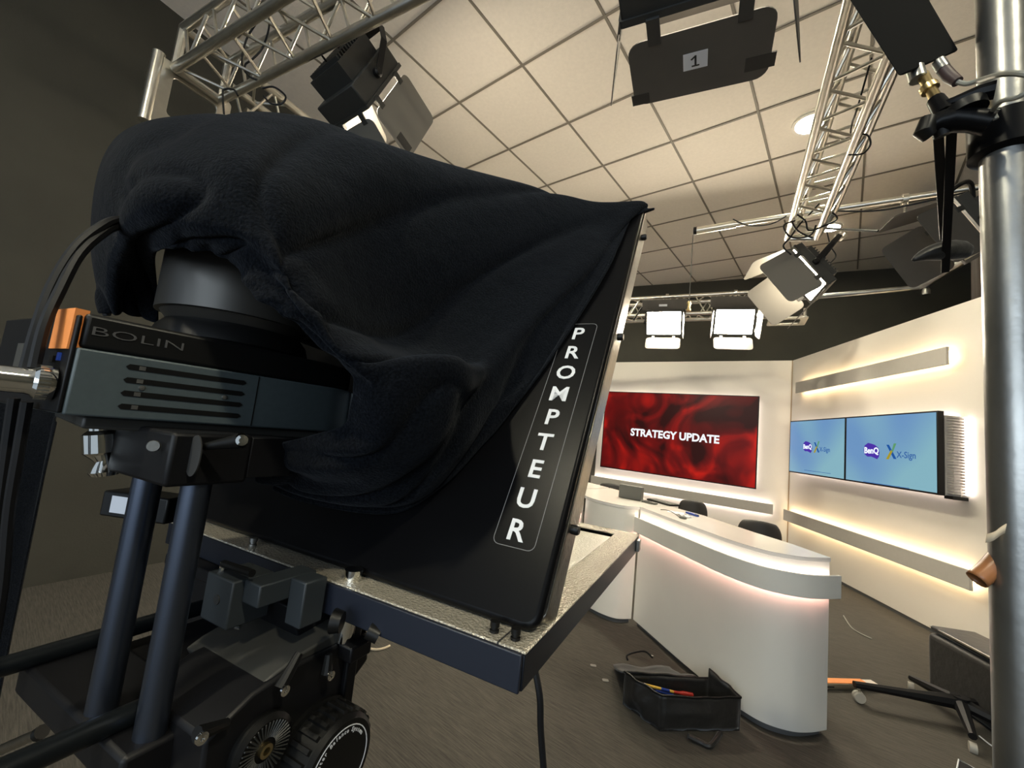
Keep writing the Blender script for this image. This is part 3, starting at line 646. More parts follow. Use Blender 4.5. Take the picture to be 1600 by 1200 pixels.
MB().tube([pd(1451, 186, .59), pd(1444, 206, .59), pd(1452, 213, .59)], [.010, .012, .009], 12).build('knob', M_plast, t)
MB().tube([pd(1470, 198, .59), pd(1474, 212, .59)], [.012, .010], 12).build('knob', M_plast, t)
MB().lathe([(0, -.006), (.022, -.006), (.022, .006), (0, .006)], frame(pd(1508, 172, .575), nz((1, 0, .2)), nz((0, 1, 0)), nz((-.2, 0, 1))), 20).build('knob', M_plast, t)
t = thing('wireless_receiver', 'black box at the top right hanging on a brass plug above the clamp', 'device', pd(1400, 60, .62))
bx = [pd(1324, -6, .62), pd(1405, 120, .62), pd(1496, 80, .66), pd(1420, -50, .66)]
nrm = (bx[1] - bx[0]).cross(bx[3] - bx[0]).normalized(); 
if nrm.dot(ray(1400, 60)) < 0: nrm = -nrm
MB().add([p for p in bx] + [p + (ray(1400, 20).normalized() + V((.12, .1, 0))) * .03 for p in bx], [(0, 1, 2, 3), (4, 7, 6, 5), (0, 4, 5, 1), (1, 5, 6, 2), (2, 6, 7, 3), (3, 7, 4, 0)]).build('case', mat('matt black case', (.006, .006, .006), .9, spec=.12), t, bevel=.003)
MB().tube([pd(1430, 108, .645), pd(1435, 124, .64)], .011, 12).build('socket', M_steel, t)
MB().tube([pd(1442, 118, .64), pd(1455, 142, .62), pd(1466, 160, .60)], [.0075, .0065, .0075], 12).build('brass_plug', M_brass, t)
MB().tube([pd(1450, 135, .625), pd(1454, 141, .622)], .011, 12).build('plug_ring', M_brass, t)
MB().tube([pd(1462, 156, .605), pd(1476, 178, .59)], [.010, .012], 12).build('swivel', M_blkgl, t)
MB().tube([pd(1466, 96, .65), pd(1474, 108, .645)], .0085, 12).build('socket', M_steel, t)
MB().tube([pd(1474, 108, .645), pd(1484, 120, .64), pd(1496, 128, .63)], [.008, .0085, .007], 12).build('cable_boot', mat('boot rubber', (.05, .03, .03), .5), t)
cable1('grey cable looping from the black box round the steel pole', [pd(1496, 128, .63), pd(1512, 131, .62), pd(1535, 124, .6), pd(1565, 116, .54), pd(1600, 116, .50), pd(1640, 130, .50)], .0035, mat('grey cable', (.25, .25, .22), .4))
cable1('pale cable hanging in a loop below the pole clamp', [pd(1610, 140, .5), pd(1590, 152, .51), pd(1565, 158, .53), pd(1552, 172, .55), pd(1556, 186, .55)], .003, mat('grey cable', (.25, .25, .22), .4))
for (u0, v0), (u1, v1), lab in (((1466, 208), (1475, 372), 'left of the two black hanging bars below the clamp'), ((1487, 206), (1477, 424), 'right of the two black hanging bars, reaching lower')):
    p0, p1 = pd(u0, v0, .62), pd(u1, v1, .78); dd = p1 - p0; dn = dd.normalized(); side = nz(dn.cross(ray(1480, 300))); tt = dn.cross(side)
    tag(MB().box(-.0058, .0058, -.004, .004, 0, dd.length, frame(p0, side, tt, dn)).build('hanging_bar', M_blk, bevel=.001), lab, 'bar')
# sandbag like pouch and small parts around the off lamp
mb = MB().tube([pd(1424, 408, .765), pd(1440, 399, .765), pd(1462, 393, .765), pd(1490, 390, .77), pd(1508, 392, .775), pd(1511, 404, .775)], [.003, .010, .017, .020, .018, .004], 14)
tag(mb.build('cable_pouch', M_bag, None, sub=1), 'black pouch tied to the foot of the hanging bars', 'pouch')
cable1('black cable looping over the dark unlit lamp', [pd(1470, 312, 2.42), pd(1500, 288, 2.45), pd(1518, 290, 2.5), pd(1520, 345, 2.55)], .013)
cable1('dark cable strapped under the round pipe right of the truss', [R_(.55, 3.52, 2.985), R_(.8, 3.50, 2.93), R_(1.0, 3.50, 2.94), R_(1.35, 3.47, 2.98)], .006)
cable1('dark wire drooping from the free end of the round pipe', [R_(-.06, 3.55, 3.03), R_(.05, 3.53, 2.95), R_(.2, 3.53, 2.94), R_(.30, 3.53, 2.99)], .005)
cable1('thin wire arcing below the downlight behind the lamp', [pd(1292, 362, 3.6), pd(1298, 385, 3.6), pd(1306, 400, 3.6), pd(1296, 412, 3.6)], .005)
cable1('black cable loop on the right side of the right truss', [pd(1342, 209, 2.0), pd(1356, 212, 2.0), pd(1360, 226, 2.0), pd(1348, 240, 2.0), pd(1326, 242, 2.0)], .004)
cable1('black cable running down inside the right truss', [pd(1362, 90, 1.8), pd(1345, 150, 1.9), pd(1336, 180, 2.0), pd(1330, 200, 2.1), pd(1322, 260, 2.4), pd(1300, 300, 2.6)], .004)
for k, pts in enumerate(([(1242, 345), (1225, 352), (1232, 368), (1250, 372), (1268, 366), (1275, 352)], [(1238, 330), (1258, 345), (1264, 360), (1290, 352), (1308, 342), (1300, 332)], [(1246, 312), (1236, 338), (1246, 360), (1270, 372)], [(1280, 318), (1262, 338), (1250, 350), (1234, 372), (1224, 385), (1236, 398)])):
    cable1(['black cable wrapped lowest at the truss end above the tilted lamp', 'black cable crossing the truss end to the right', 'black cable hugging the left chord at the truss end', 'black cable dropping behind the tilted lamp from the truss end'][k], [pd(u, v, 2.72 + .03 * k) for u, v in pts], .0055)
for k, pts in enumerate(([(412, 10), (404, 30), (385, 62), (378, 98), (388, 118), (402, 125)], [(420, 20), (420, 45), (410, 75), (395, 92), (384, 100), (382, 108)], [(350, 178), (348, 150), (350, 140), (365, 140), (372, 150)], [(410, 138), (428, 136), (446, 150), (440, 162), (424, 162), (412, 150)])):
    cable1(['black cable hanging inside the upper left truss, the longer one', 'black cable swinging inside the upper left truss, the shorter one', 'black strap round the lower tube of the upper left truss', 'black cable curl where the two left trusses meet'][k], [pd(u, v, 2.02) for u, v in pts], .0045)
cable1('black cable drooping along the left end of the back truss', [onp(u, v, R_(0, 5.095, 0), QD) for u, v in ((990, 500), (1005, 478), (1020, 470), (1060, 470), (1085, 466))], .010)

# curls of tape on the pole
def ribbon(label, pts, wdir, w_, m, name='tape_strip'):
    P = smoothpath(pts, 5); wv = V(wdir).normalized() * w_ / 2; mb = MB(); n = len(P)
    mb.add([p - wv for p in P] + [p + wv for p in P], [(i, i + 1, n + i + 1, n + i) for i in range(n - 1)])
    o = mb.build(name, m); s_ = o.modifiers.new('thick', 'SOLIDIFY'); s_.thickness = .0008; return tag(o, label, 'tape')
ribbon('cream torn tape tab sticking out from the steel pole', [pd(1600, 818, .528), pd(1580, 822, .530), pd(1566, 828, .532), pd(1552, 838, .535), pd(1541, 841, .54)], (0.1, -.1, 1), .012, M_paper)
mb = MB(); tp = [pd(1572, 860, .545), pd(1556, 878, .545), pd(1542, 893, .545), pd(1526, 906, .545)]; tp = smoothpath(tp, 3)
tag(MB().tube(tp, .0115, 14, caps=False).build('tape_curl', M_tape), 'brown tape curled into a tube on the steel pole', 'tape')
o = bpy.data.objects['tape_curl']; s_ = o.modifiers.new('thick', 'SOLIDIFY'); s_.thickness = .0008
t = thing('black_flag', 'black board with a pale edge behind the steel pole at the right edge', 'board', pd(1600, 600, .9))
a_, b_ = pd(1596, 262, .9), pd(1601, 820, .95)
MB().add([a_, b_, b_ + V((.25, .2, 0)), a_ + V((.25, .2, 0)), a_ + V((-.004, .006, 0)), b_ + V((-.004, .006, 0)), b_ + V((.246, .206, 0)), a_ + V((.246, .206, 0))], [(0, 1, 2, 3), (4, 7, 6, 5), (0, 4, 5, 1), (2, 6, 7, 3), (0, 3, 7, 4), (1, 5, 6, 2)]).build('panel', M_blk, t)
MB().tube([a_, b_], .0035, 8).build('edge_trim', M_alu, t)

# curtain at the right
cu_ = MB(); n = 90; P0 = V((.80, 4.85, 0)); P1 = V((2.6, 3.2, 0)); dv = (P1 - P0); nv = V((dv.y, -dv.x, 0)).normalized(); vs = []
for zz in (0, 1.2, 2.4, 3.02):
    for i in range(n + 1):
        s = i / n; vs.append(P0 + dv * s + nv * (.035 * math.sin(s * 60) + .012 * math.sin(s * 143 + zz)) + V((0, 0, zz)))
cu_.add(vs, [(r_ * (n + 1) + i, r_ * (n + 1) + i + 1, (r_ + 1) * (n + 1) + i + 1, (r_ + 1) * (n + 1) + i) for r_ in range(3) for i in range(n)])
o = cu_.build('stage_curtain', M_curt); tag(o, 'dark brown pleated curtain behind the side set wall at right', 'curtain'); s_ = o.modifiers.new('thick', 'SOLIDIFY'); s_.thickness = .004

# ------------------------------------------------------------------ floor things
# open bag
def bq(x, y, z): return V((x, y, z))
FL, FR_, BR, BL = [V((p.x, p.y, 0)) for p in (onz(1034, 1088, .135), onz(1158, 1091, .13), onz(1108, 1046, .17), onz(976, 1050, .135))]
t = thing('tool_bag', 'open black soft bag on the carpet in front of the desk', 'bag', (FL + BR) / 2)
h = .165
def wallq(a, b, h0, h1, name, bulge=.012, seed=0):
    mb = MB(); n, m = 14, 8; vs = []; d = (b - a); nn = V((d.y, -d.x, 0)).normalized()
    for j in range(m + 1):
        for i in range(n + 1):
            s, r_ = i / n, j / m; H = h0 + (h1 - h0) * s
            f = math.sin(s * math.pi) * math.sin(r_ * math.pi * .9); nzv = noise.noise(V((s * 4 + seed, r_ * 3, seed)))
            vs.append(a + d * s + V((0, 0, H * r_ + .003)) + nn * (bulge * f + .014 * nzv * math.sin(s * math.pi)))
    mb.add(vs, [(j * (n + 1) + i, j * (n + 1) + i + 1, (j + 1) * (n + 1) + i + 1, (j + 1) * (n + 1) + i) for j in range(m) for i in range(n)])
    o = mb.build(name, M_bag, t); s_ = o.modifiers.new('thick', 'SOLIDIFY'); s_.thickness = .006
    MB().tube([vs[m * (n + 1) + i] for i in range(n + 1)], .0045, 8).build('piping', M_plast, o)
    return o
wallq(FL, FR_, .135, .13, 'front_side', .02, 1); wallq(FR_, BR, .13, .17, 'end_side', .008, 2); wallq(BR, BL, .13, .12, 'back_side', .006, 3); wallq(BL, FL, .135, .135, 'end_side', .02, 4)
FA, FB_ = onz(958, 1038, .02), onz(1046, 1038, .03)
MB().prism([(p.x, p.y) for p in (FL, FR_, BR, BL)], .002, .008).build('bottom', M_bag, t)
mb = MB(); n = 12; vs = []
for j in range(9):
    for i in range(n + 1):
        s, r_ = i / n, j / 8; a = BL + (BR - BL) * s * .85; far = FA + (FB_ - FA) * s
        z = .12 * (1 - r_) ** 1.3 + .02 + .012 * noise.noise(V((s * 3, r_ * 3, 5))); vs.append(V((a.x + (far.x - a.x) * r_, a.y + (far.y - a.y) * r_, z)))
mb.add(vs, [(j * (n + 1) + i, j * (n + 1) + i + 1, (j + 1) * (n + 1) + i + 1, (j + 1) * (n + 1) + i) for j in range(8) for i in range(n)])
fl = mb.build('lid_flap', M_bag, t); s_ = fl.modifiers.new('thick', 'SOLIDIFY'); s_.thickness = .008
MB().tube(smoothpath([onz(981, 1032, .03), onz(980, 1024, .05), onz(993, 1019, .06), onz(1008, 1018, .06), onz(1019, 1027, .04)], 6), .005, 8).build('handle', M_plast, fl)
MB().lathe([(0, 0), (.007, 0), (.007, .012), (0, .014)], Matrix.Translation(onz(1019, 1028, .035)), 10).build('buckle', M_chrome, fl)
MB().tube(smoothpath([onz(1075, 1150, .02), onz(1095, 1160, .01), onz(1110, 1165, .012), onz(1125, 1146, .03)], 5), .010, 8).build('strap', M_bag, t)
a_ = onz(1008, 1070, .12); b_ = onz(1052, 1081, .085); 
tp = thing('marker_pen', 'yellow and blue marker sticking out of the black bag', 'pen', a_)
dd = b_ - a_
MB().tube([a_, a_ + dd * .55], .0055, 10).build('yellow_barrel', M_yel, tp); MB().tube([a_ + dd * .55, a_ + dd * .85], .0056, 10).build('blue_band', M_bluep, tp); MB().tube([a_ + dd * .85, b_], .0055, 10).build('tip_end', M_yel, tp); MB().tube([a_ - dd * .04, a_], .006, 10).build('cap', M_white, tp)
a_ = onz(1052, 1081, .08); b_ = onz(1082, 1086, .07)
tp = thing('screwdriver', 'red handled screwdriver inside the black bag', 'tool', a_); dd = b_ - a_
MB().tube([a_, a_ + dd * .3, a_ + dd * .5, b_], [.005, .006, .010, .009], 10).build('red_grip', M_red, tp); MB().tube([a_, a_ - dd * .5], .003, 8).build('shaft', M_chrome, tp)
a_ = onz(1024, 1079, .09); b_ = onz(1052, 1086, .07)
tag(MB().tube([a_, b_], .005, 8).build('ballpoint_pen', M_bluep), 'blue pen lying under the marker in the bag', 'pen')
for u, v, lab in ((927, 1040, 'small pale scrap on the carpet near the bag handle'), (946, 1063, 'larger pale scrap on the carpet left of the bag')):
    c_ = onz(u, v, .002); o = MB().prism(rrect(.03, .022, .006), 0, .0015, frame(c_, V((.8, .6, 0)), V((-.6, .8, 0)), V((0, 0, 1)))).build('tape_scrap', mat('pale scrap', (.22, .21, .19), .7)); tag(o, lab, 'scrap')
cable1('short cream cord end lying on the carpet behind the tripod head', [onz(575, 1013, .006), onz(588, 1015, .006), onz(600, 1013, .006), onz(609, 1009, .006)], .006, M_paper, name='cord', cat='cord')
# office chair foot
c0 = onz(1342, 1098, 0); t = thing('chair_base', 'black office chair foot with a grey caster right of the desk', 'chair base', c0)
cw = c0 + V((0, 0, .028)); dr = (V((.55, 3.05, 0)) - c0).normalized(); sd = V((-dr.y, dr.x, 0))
for s_ in (-1, 1): MB().lathe([(0, -.008), (.022, -.008), (.026, 0), (.022, .008), (0, .008)], frame(cw + sd * .011 * s_, dr, V((0, 0, 1)), sd), 20).build('wheel', mat('grey caster', (.35, .33, .29), .4), t)
MB().tube([cw + V((0, 0, .01)), cw + V((0, 0, .045))], .006, 8).build('caster_stem', M_chrome, t)
tip = cw + V((0, 0, .052)) - dr * .02; hub = onz(1500, 1098, .09); 
MB().tube([tip, tip + (hub - tip) * .5, hub], [.016, .022, .034], 8).build('arm', M_blk, t)
MB().tube([hub - V((0, 0, .03)), hub + V((0, 0, .03))], .035, 16).build('hub', M_blk, t)
for k in range(4):
    a = math.atan2(-dr.y, -dr.x) + (k + 1) * 2 * math.pi / 5; e_ = hub + V((math.cos(a), math.sin(a), 0)) * .26 + V((0, 0, -.03))
    MB().tube([hub, e_], [.03, .015], 8).build('arm', M_blk, t); MB().tube([e_ - V((.012, 0, .045)), e_ - V((-.012, 0, .045))], .022, 12).build('wheel', mat('grey caster', (.35, .33, .29), .4), t)
# aluminium rail with orange tape
a_, b_ = onz(1285, 1078, 0), onz(1375, 1080, 0); ex = (b_ - a_).normalized(); ey = V((-ex.y, ex.x, 0)); t = thing('floor_rail', 'low aluminium rail with an orange top behind the desk end', 'rail', a_)
Fm = frame(a_, ex, ey, V((0, 0, 1))); L = (b_ - a_).length
MB().box(-.1, L, 0, .05, .001, .030, Fm).build('rail_body', M_alu, t, bevel=.003); MB().box(-.1, L * .8, .004, .046, .0305, .034, Fm).build('orange_strip', M_orange, t); MB().box(L * .02, L * .2, -.0012, 0, .012, .018, Fm).build('slot', M_ink, t)
# white plug under side wall, cable
a_ = onz(1390, 943, .03)
t = thing('power_plug', 'white plug lying under the bottom edge of the side set wall', 'plug', onz(1413, 957, .02))
MB().tube([a_, onz(1402, 952, .03), onz(1416, 958, .025)], [.006, .016, .020], 12).build('plug_body', M_white, t); MB().tube([onz(1416, 958, .025), onz(1424, 962, .025)], .022, 12).build('plug_face', M_ink, t)
cable1('thin grey wire on the dark carpet beyond the desk end', [onz(1318, 962, .005), onz(1330, 980, .005), onz(1345, 990, .005), onz(1362, 998, .005)], .004, mat('grey cable', (.25, .25, .22), .4), name='wire', cat='wire')
cable1('pale wire on the carpet next to the foot of the steel pole', [onz(1530, 1150, .005), onz(1545, 1162, .005), onz(1560, 1172, .005)], .003, M_white, name='wire', cat='wire')
t = thing('equipment_case', 'black soft case against the side set wall behind the steel pole', 'case', onz(1520, 1060, 0))
c_ = onz(1590, 1150, 0); Fm = frame(c_, nz((.51, -.86, 0)), nz((-.86, -.51, 0)), V((0, 0, 1)))
MB().box(-.34, .34, -.12, .12, .004, .30, Fm).build('shell', M_bag, t, bevel=.03, seg=4)
MB().box(-.33, .33, -.11, .11, .305, .335, Fm).build('lid', M_bag, t, bevel=.012, seg=3); MB().tube([Fm @ V((-.335, .10, .325)), Fm @ V((0, .12, .330)), Fm @ V((.3, .10, .325))], .006, 8).build('rim', M_alu, t)
a_ = onz(1497, 1190, .0)
t = thing('cardboard_sheet', 'white edged sheet on the carpet at the lower right', 'sheet', a_)
P = [onz(1498, 1188, .004), onz(1560, 1222, .004), onz(1530, 1260, .004), onz(1490, 1230, .004)]
MB().prism([(p.x, p.y) for p in P], .001, .005).build('sheet', M_blk, t)
MB().tube([p + V((0, 0, .003)) for p in P], .003, 6, closed=True).build('white_edge', M_white, t)

# ------------------------------------------------------------------ teleprompter in the foreground
UF = ray(1121, 707); UF.z = 0; UF.normalize(); UW = V((-UF.y, UF.x, 0)); UZ = V((0, 0, 1))
ZT = HC - .17; O = onz(822, 1020, ZT)
FO = frame(O, UF, UW, UZ)                 # x forward to the talent, y left across, z up from the tray top
def T(f, w_, z): return FO @ V((f, w_, z))
tp = thing('teleprompter', 'black teleprompter with a leaning hood plate lettered PROMPTEUR and a flat screen tray', 'teleprompter', O)
TL, TW = .535, .54
rail = .040
tray = MB().ringprism([(0, 0), (TL, 0), (TL, TW), (0, TW)], [(rail, rail), (TL - rail, rail), (TL - rail, TW - rail), (rail, TW - rail)], -.0025, 0, FO).build('tray_rim', M_hammer, tp, bevel=.0012)
MB().ringprism([(0.001, 0.001), (TL - .001, 0.001), (TL - .001, TW - .001), (0.001, TW - .001)], [(.006, .006), (TL - .006, .006), (TL - .006, TW - .006), (.006, TW - .006)], -.030, -.003, FO).build('tray_side', M_blue, tp, bevel=.001)
MB().box(.006, TL - .006, .006, TW - .006, -.030, -.026, FO).build('tray_bottom', M_blk, tp, smooth=False)
MB().box(rail - .004, TL - rail - .018, rail - .004, TW - rail + .004, -.008, -.0032, FO).build('screen_glass', mat('screen cover with painted reflection', (.66, .62, .52), .32, 0, noise_amt=.03, noise_scale=120, bump=.25, bump_scale=260), tp, smooth=False)  # cream base colour carries the ceiling's reflection in the glass
# near blue face with rounded lower left corner
r_ = .022; w_ = .285
fp = [(0.002, -.001), (0.002, -.030), (w_ - r_, -.030)] + [(w_ - r_ + r_ * math.sin(a * math.pi / 12), -.030 + r_ * (1 - math.cos(a * math.pi / 12))) for a in range(1, 7)] + [(w_, -.001)]
MB().prism(fp, 0, .004, frame(T(0, 0, 0), UW, UZ, -UF)).build('front_fascia', mat('blue grey fascia', (.010, .013, .023), .42, .1), tp, bevel=.001)
MB().box(-.0005, rail, .0245, .0258, -.002, .0004, FO).build('rim_seam', M_ink, tp, smooth=False)
MB().box(TL - .03, TL - .012, -.005, .001, -.026, -.006, FO).build('corner_catch', M_silver, tp, bevel=.001)
for f_, w1 in ((.0135, .036), (.0135, .016), (.0135, .372)):
    b_ = MB().lathe([(0, 0), (.0042, 0), (.0042, .002), (.0030, .0025), (.0030, .004), (.0042, .0045), (.0042, .009), (0, .009)], frame(T(f_, w1, 0), UF, UW, UZ), 14).build('thumb_screw', M_plast if w1 < .3 else M_steel, tp)
# leaning hood plate
th = math.radians(60); ue = UF * math.cos(th) + UZ * math.sin(th); un = UW.cross(ue)
P0 = onz(838, 990, ZT + .004)
FPm = frame(P0, -UW, ue, -un)             # x to the right, y up the plate, z towards us
def plate(w0, w1, e0, e1, r=.014):
    pts = []
    for cx_, cy_, a0 in ((-w0 - r, e1 - r, 0), (-w1 + r, e1 - r, 90), (-w1 + r, e0 + r, 180), (-w0 - r, e0 + r, 270)):
        for k in range(5): a = math.radians(a0 + 22.5 * k); pts.append((cx_ + r * math.cos(a), cy_ + r * math.sin(a)))
    return pts
PWD, PEH = .60, .665
hood = MB().prism(plate(.0, PWD, 0, PEH), -.012, 0, FPm).build('hood_plate', M_blkgl, tp, bevel=.005, seg=4)
MB().ringprism(plate(-.001, PWD, .010, PEH + .004, .010), plate(.012, PWD - .02, .03, PEH - .015, .008), -.044, -.0125, FPm).build('glass_frame', M_silver, tp, bevel=.0012)
gm = bpy.data.materials.new('beam splitter glass'); gm.use_nodes = True; gb = gm.node_tree.nodes['Principled BSDF']; gb.inputs['Transmission Weight'].default_value = 1; gb.inputs['Roughness'].default_value = .02; gb.inputs['Base Color'].default_value = (.8, .85, .9, 1)
MB().prism(plate(.011, PWD - .019, .029, PEH - .014, .008), -.030, -.026, FPm).build('mirror_glass', gm, tp, smooth=False)
for ee in (.10, .37, .60):
    MB().lathe([(0, 0), (.0048, 0), (.0052, .006), (.004, .008), (0, .008)], frame(FPm @ V((.001, ee, -.024)), ue, -un, -UW), 14).build('side_bolt', M_plast, tp)
# vertical label
lw0, lw1, le0, le1 = .022, .0675, .063, .372
lab = MB().ringprism(plate(lw0, lw1, le0, le1, .007), plate(lw0 + .0005, lw1 - .0005, le0 + .0005, le1 - .0005, .0066), .0001, .0004, FPm).build('label_outline', mat('label outline', (.20, .20, .21), .5), hood, smooth=False)
word = 'PROMPTEUR'; n = len(word)
for k, ch in enumerate(word):
    e_ = le1 - .020 - k * (le1 - le0 - .036) / (n - 1)
    M_ = frame(FPm @ V((-(lw0 + lw1) / 2 - .001, e_, .0005)), -UW, ue, -un)
    text('letter', ch, .0300, M_, M_lbl, hood, .0002, .0005, sx=1.06)
MB().lathe([(0, 0), (.0012, 0), (.0008, .0008), (0, .001)], frame(FPm @ V((-.03, .50, 0)), -UW, ue, -un), 8).build('rivet', M_chrome, tp)
# under structure
MB().box(.020, .034, .20, .56, -.20, -.031, FO).build('rear_bracket', M_blk, tp, bevel=.002)
MB().box(-.015, .02, .285, .50, -.045, -.031, FO).build('bracket_ledge', M_blk, tp, bevel=.002)
kb = atd(378, 925, .40); kc = FO.inverted() @ kb
blk = MB().box(kc.x - .02, kc.x + .02, kc.y - .016, kc.y + .026, kc.z - .024, kc.z + .018, FO)
blk.box(kc.x - .01, kc.x + .05, kc.y - .040, kc.y - .016, kc.z - .002, kc.z + .018, FO); blk.box(kc.x + .02, kc.x + .045, kc.y - .062, kc.y - .040, kc.z - .024, kc.z + .018, FO)
blk.build('rod_clamp', mat('dark clamp grey', (.022, .027, .031), .5), tp, bevel=.0015)
MB().lathe([(0, 0), (.0045, 0), (.0045, .001), (0, .001)], frame(T(kc.x - .0208, kc.y + .004, kc.z - .002), UW, UZ, UF), 12).build('clamp_hole', M_ink, tp)
lv = MB().tube([T(kc.x - .01, kc.y + .02, kc.z + .024), T(kc.x - .012, kc.y - .028, kc.z + .027)], .0035, 10).build('clamp_lever', M_plast, tp)
MB().tube([T(kc.x - .01, kc.y + .02, kc.z + .017), T(kc.x - .01, kc.y + .02, kc.z + .026)], .003, 8).build('lever_screw', M_chrome, lv)
for u, v, du in ((375, 990, .005),): MB().tube([atd(368, 978, .395), atd(376, 980, .395)], .0025, 8).build('nut', M_chrome, tp)
pz = onp(552, 900, T(.018, 0, 0), UF); pl = FO.inverted() @ pz
MB().tube([T(pl.x, pl.y, .010), T(pl.x, pl.y, -.060)], .0095, 20).build('chrome_post', M_chrome, tp)
MB().tube([atd(520, 970, .385), atd(535, 972, .385)], [.011, .009], 12).build('post_knob', M_plast, tp); MB().tube([atd(575, 985, .385), atd(592, 994, .385)], [.007, .007], 12).build('post_knob', M_plast, tp)
MB().box(pl.x - .008, pl.x + .02, pl.y - .02, pl.y + .06, -.075, -.060, FO).build('post_foot', M_blk, tp, bevel=.002)

# rod rig carrying the camera
rg = thing('camera_rod_rig', 'black rod rig with two upright rods and two long rails under the camera', 'camera rig', T(-.12, .29, -.1))
r1 = atd(215, 830, .36); r2 = atd(290, 850, .34); ZR = .905
for r_ in (r1, r2): MB().tube([V((r_.x, r_.y, ZR - .02)), V((r_.x, r_.y, 1.115))], .0108, 24, caps=True).build('upright_rod', M_rod, rg)
q1 = onz(100, 1163, ZR - .012); q2 = onz(70, 1022, ZR - .012)
rails = []
for q_ in (q1, q2):
    a_ = q_ - UF * .22; b_ = q_ + UF * (.30 if q_ is q1 else .2); rails.append((a_, b_)); MB().tube([a_, b_], .0088, 20).build('rail', mat('black anodised rail', (.014, .017, .020), .32, .6), rg)
FRg = frame(V((r2.x, r2.y, ZR)), UF, UW, UZ); rc = FRg.inverted() @ V((r1.x, r1.y, ZR)); w2 = (FRg.inverted() @ q2).y; w1 = (FRg.inverted() @ q1).y
MB().box(-.022, .045, min(w1, 0) - .014, max(w2, rc.y) + .014, -.046, -.018, FRg).build('bridge_block', M_blk, rg, bevel=.004)
MB().box(.045, .15, min(w1, 0) - .010, max(w2, rc.y) + .01, -.060, -.030, FRg).build('base_plate', M_blk, rg, bevel=.003)
for s_ in [(FRg.inverted() @ onz(u_, v_, ZR - .012)).x for u_, v_ in ((252, 1094), (391, 1028))]: MB().tube([FRg @ V((s_, w1, -.012)), FRg @ V((s_ + .002, w1, -.012))], .0102, 20).build('rail_ring', M_steel, rg)
# cheese block under the camera
FB2 = frame(V((r2.x, r2.y, 1.088)), UF, UW, UZ)
ck = MB().box(-.030, .032, -.014, max(rc.y, .06) + .022, -.008, .034, FB2).build('cheese_block', M_blk, rg, bevel=.003)
MB().box(.032, .075, -.013, .03, -.004, .032, FB2).build('clamp_jaw', M_blk, rg, bevel=.001)
MB().lathe([(0, 0), (.0095, 0), (.0095, .001), (0, .001)], frame(atd(302, 712, .325), UW, UZ * 1.7, UF), 20).build('rod_socket', M_ink, rg)
c0 = atd(378, 688, .325); c1_ = atd(320, 698, .33)
lv = MB().tube([c0, (c0 + c1_) / 2, c1_], [.0062, .0042, .0030], 12).build('clamp_lever', M_plast, rg)
vw = ray(378, 688).normalized(); x_, y_ = perp(-vw)
MB().lathe([(0, 0), (.0042, 0), (.0042, .0015), (.002, .0018), (.002, .001), (0, .001)], frame(c0 - vw * .0065, x_, y_, -vw), 14).build('lever_screw', M_chrome, lv)
MB().lathe([(0, 0), (.0045, 0), (.004, .002), (0, .002)], frame(atd(240, 697, .318), x_, y_, -vw), 14).build('hex_screw', M_steel, rg)
MB().tube([atd(158, 664, .36), atd(158, 672, .36), atd(158, 678, .36), atd(159, 706, .36), atd(159, 712, .36), atd(163, 720, .36), atd(164, 736, .36), atd(164, 742, .36)], [.0085, .0085, .0125, .0125, .008, .006, .011, .009], 18).build('chrome_knob', M_chrome, rg)
bl = atd(192, 792, .43)
t = thing('intercom_box', 'small black box with a white handwritten label behind the upright rods', 'box', bl); Fb = frame(bl, UF * .35 - UW * .94, (UF * .94 + UW * .35), UZ)
MB().box(-.026, .05, 0, .03, -.012, .014, Fb).build('case', M_plast, t, bevel=.002); MB().box(-.014, .012, -.0006, 0, -.007, .010, Fb).build('label', M_white, t, smooth=False)
MB().tube([Fb @ V((0, .01, .014)), Fb @ V((0, .01, .024))], .004, 8).build('screw', M_chrome, t)

# camera
Pn = atd(98, 648, .30); ua = V((-.04, .999, 0)).normalized(); ub = V((-ua.y, ua.x, 0))
FC = frame(Pn, ua, ub, UZ)                 # x along the side to the right, y away left, z up
pt = thing('robotic_camera', 'grey and black box based robotic camera lettered BOLIN under the dark cover', 'camera', Pn)
BL_, BW_ = .245, .16
RX = -.028
out = [(0, 0), (.125, 0.0), (.20, .004), (.225, .012), (BL_, .03), (BL_, BW_ - .03), (.22, BW_ - .01), (RX, BW_)]
base = MB().prism(out, .0, .050, FC).build('side_shell', M_gunm, pt, bevel=.0015)
MB().prism([(.001, .003), (.125, .003), (.198, .007), (.222, .016), (BL_ - .003, .032), (BL_ - .003, BW_ - .032), (.218, BW_ - .012), (RX + .002, BW_ - .003)], .0502, .077, FC).build('upper_shell', M_plast, pt, bevel=.003)
FCr = frame(Pn, (ua * BW_ - ub * RX).normalized(), (ub * BW_ + ua * RX).normalized(), UZ)
MB().box(-.003, -.0002, .002, BW_ - .002, .001, .074, FCr).build('rear_panel', M_blk, pt, bevel=.001)
MB().prism([(.012, .01), (.20, .012), (.21, BW_ - .02), (.012, BW_ - .01)], -.010, -.0004, FC).build('under_plate', M_body, pt, bevel=.002)
for k in range(4):
    z = .041 - k * .0105
    v_ = MB().prism([(.030, -.0022), (.112, -.0022), (.1145, 0), (.112, .0022), (.030, .0022), (.028, 0)], 0, .0005, frame(FC @ V((0, 0, z)), ua, UZ, -ub)).build('vent_slot', M_plast, pt, smooth=False)
    MB().box(.036, .040, -.0010, -.0006, z - .0016, z + .0016, FC).build('slot_glint', M_steel, v_, smooth=False)
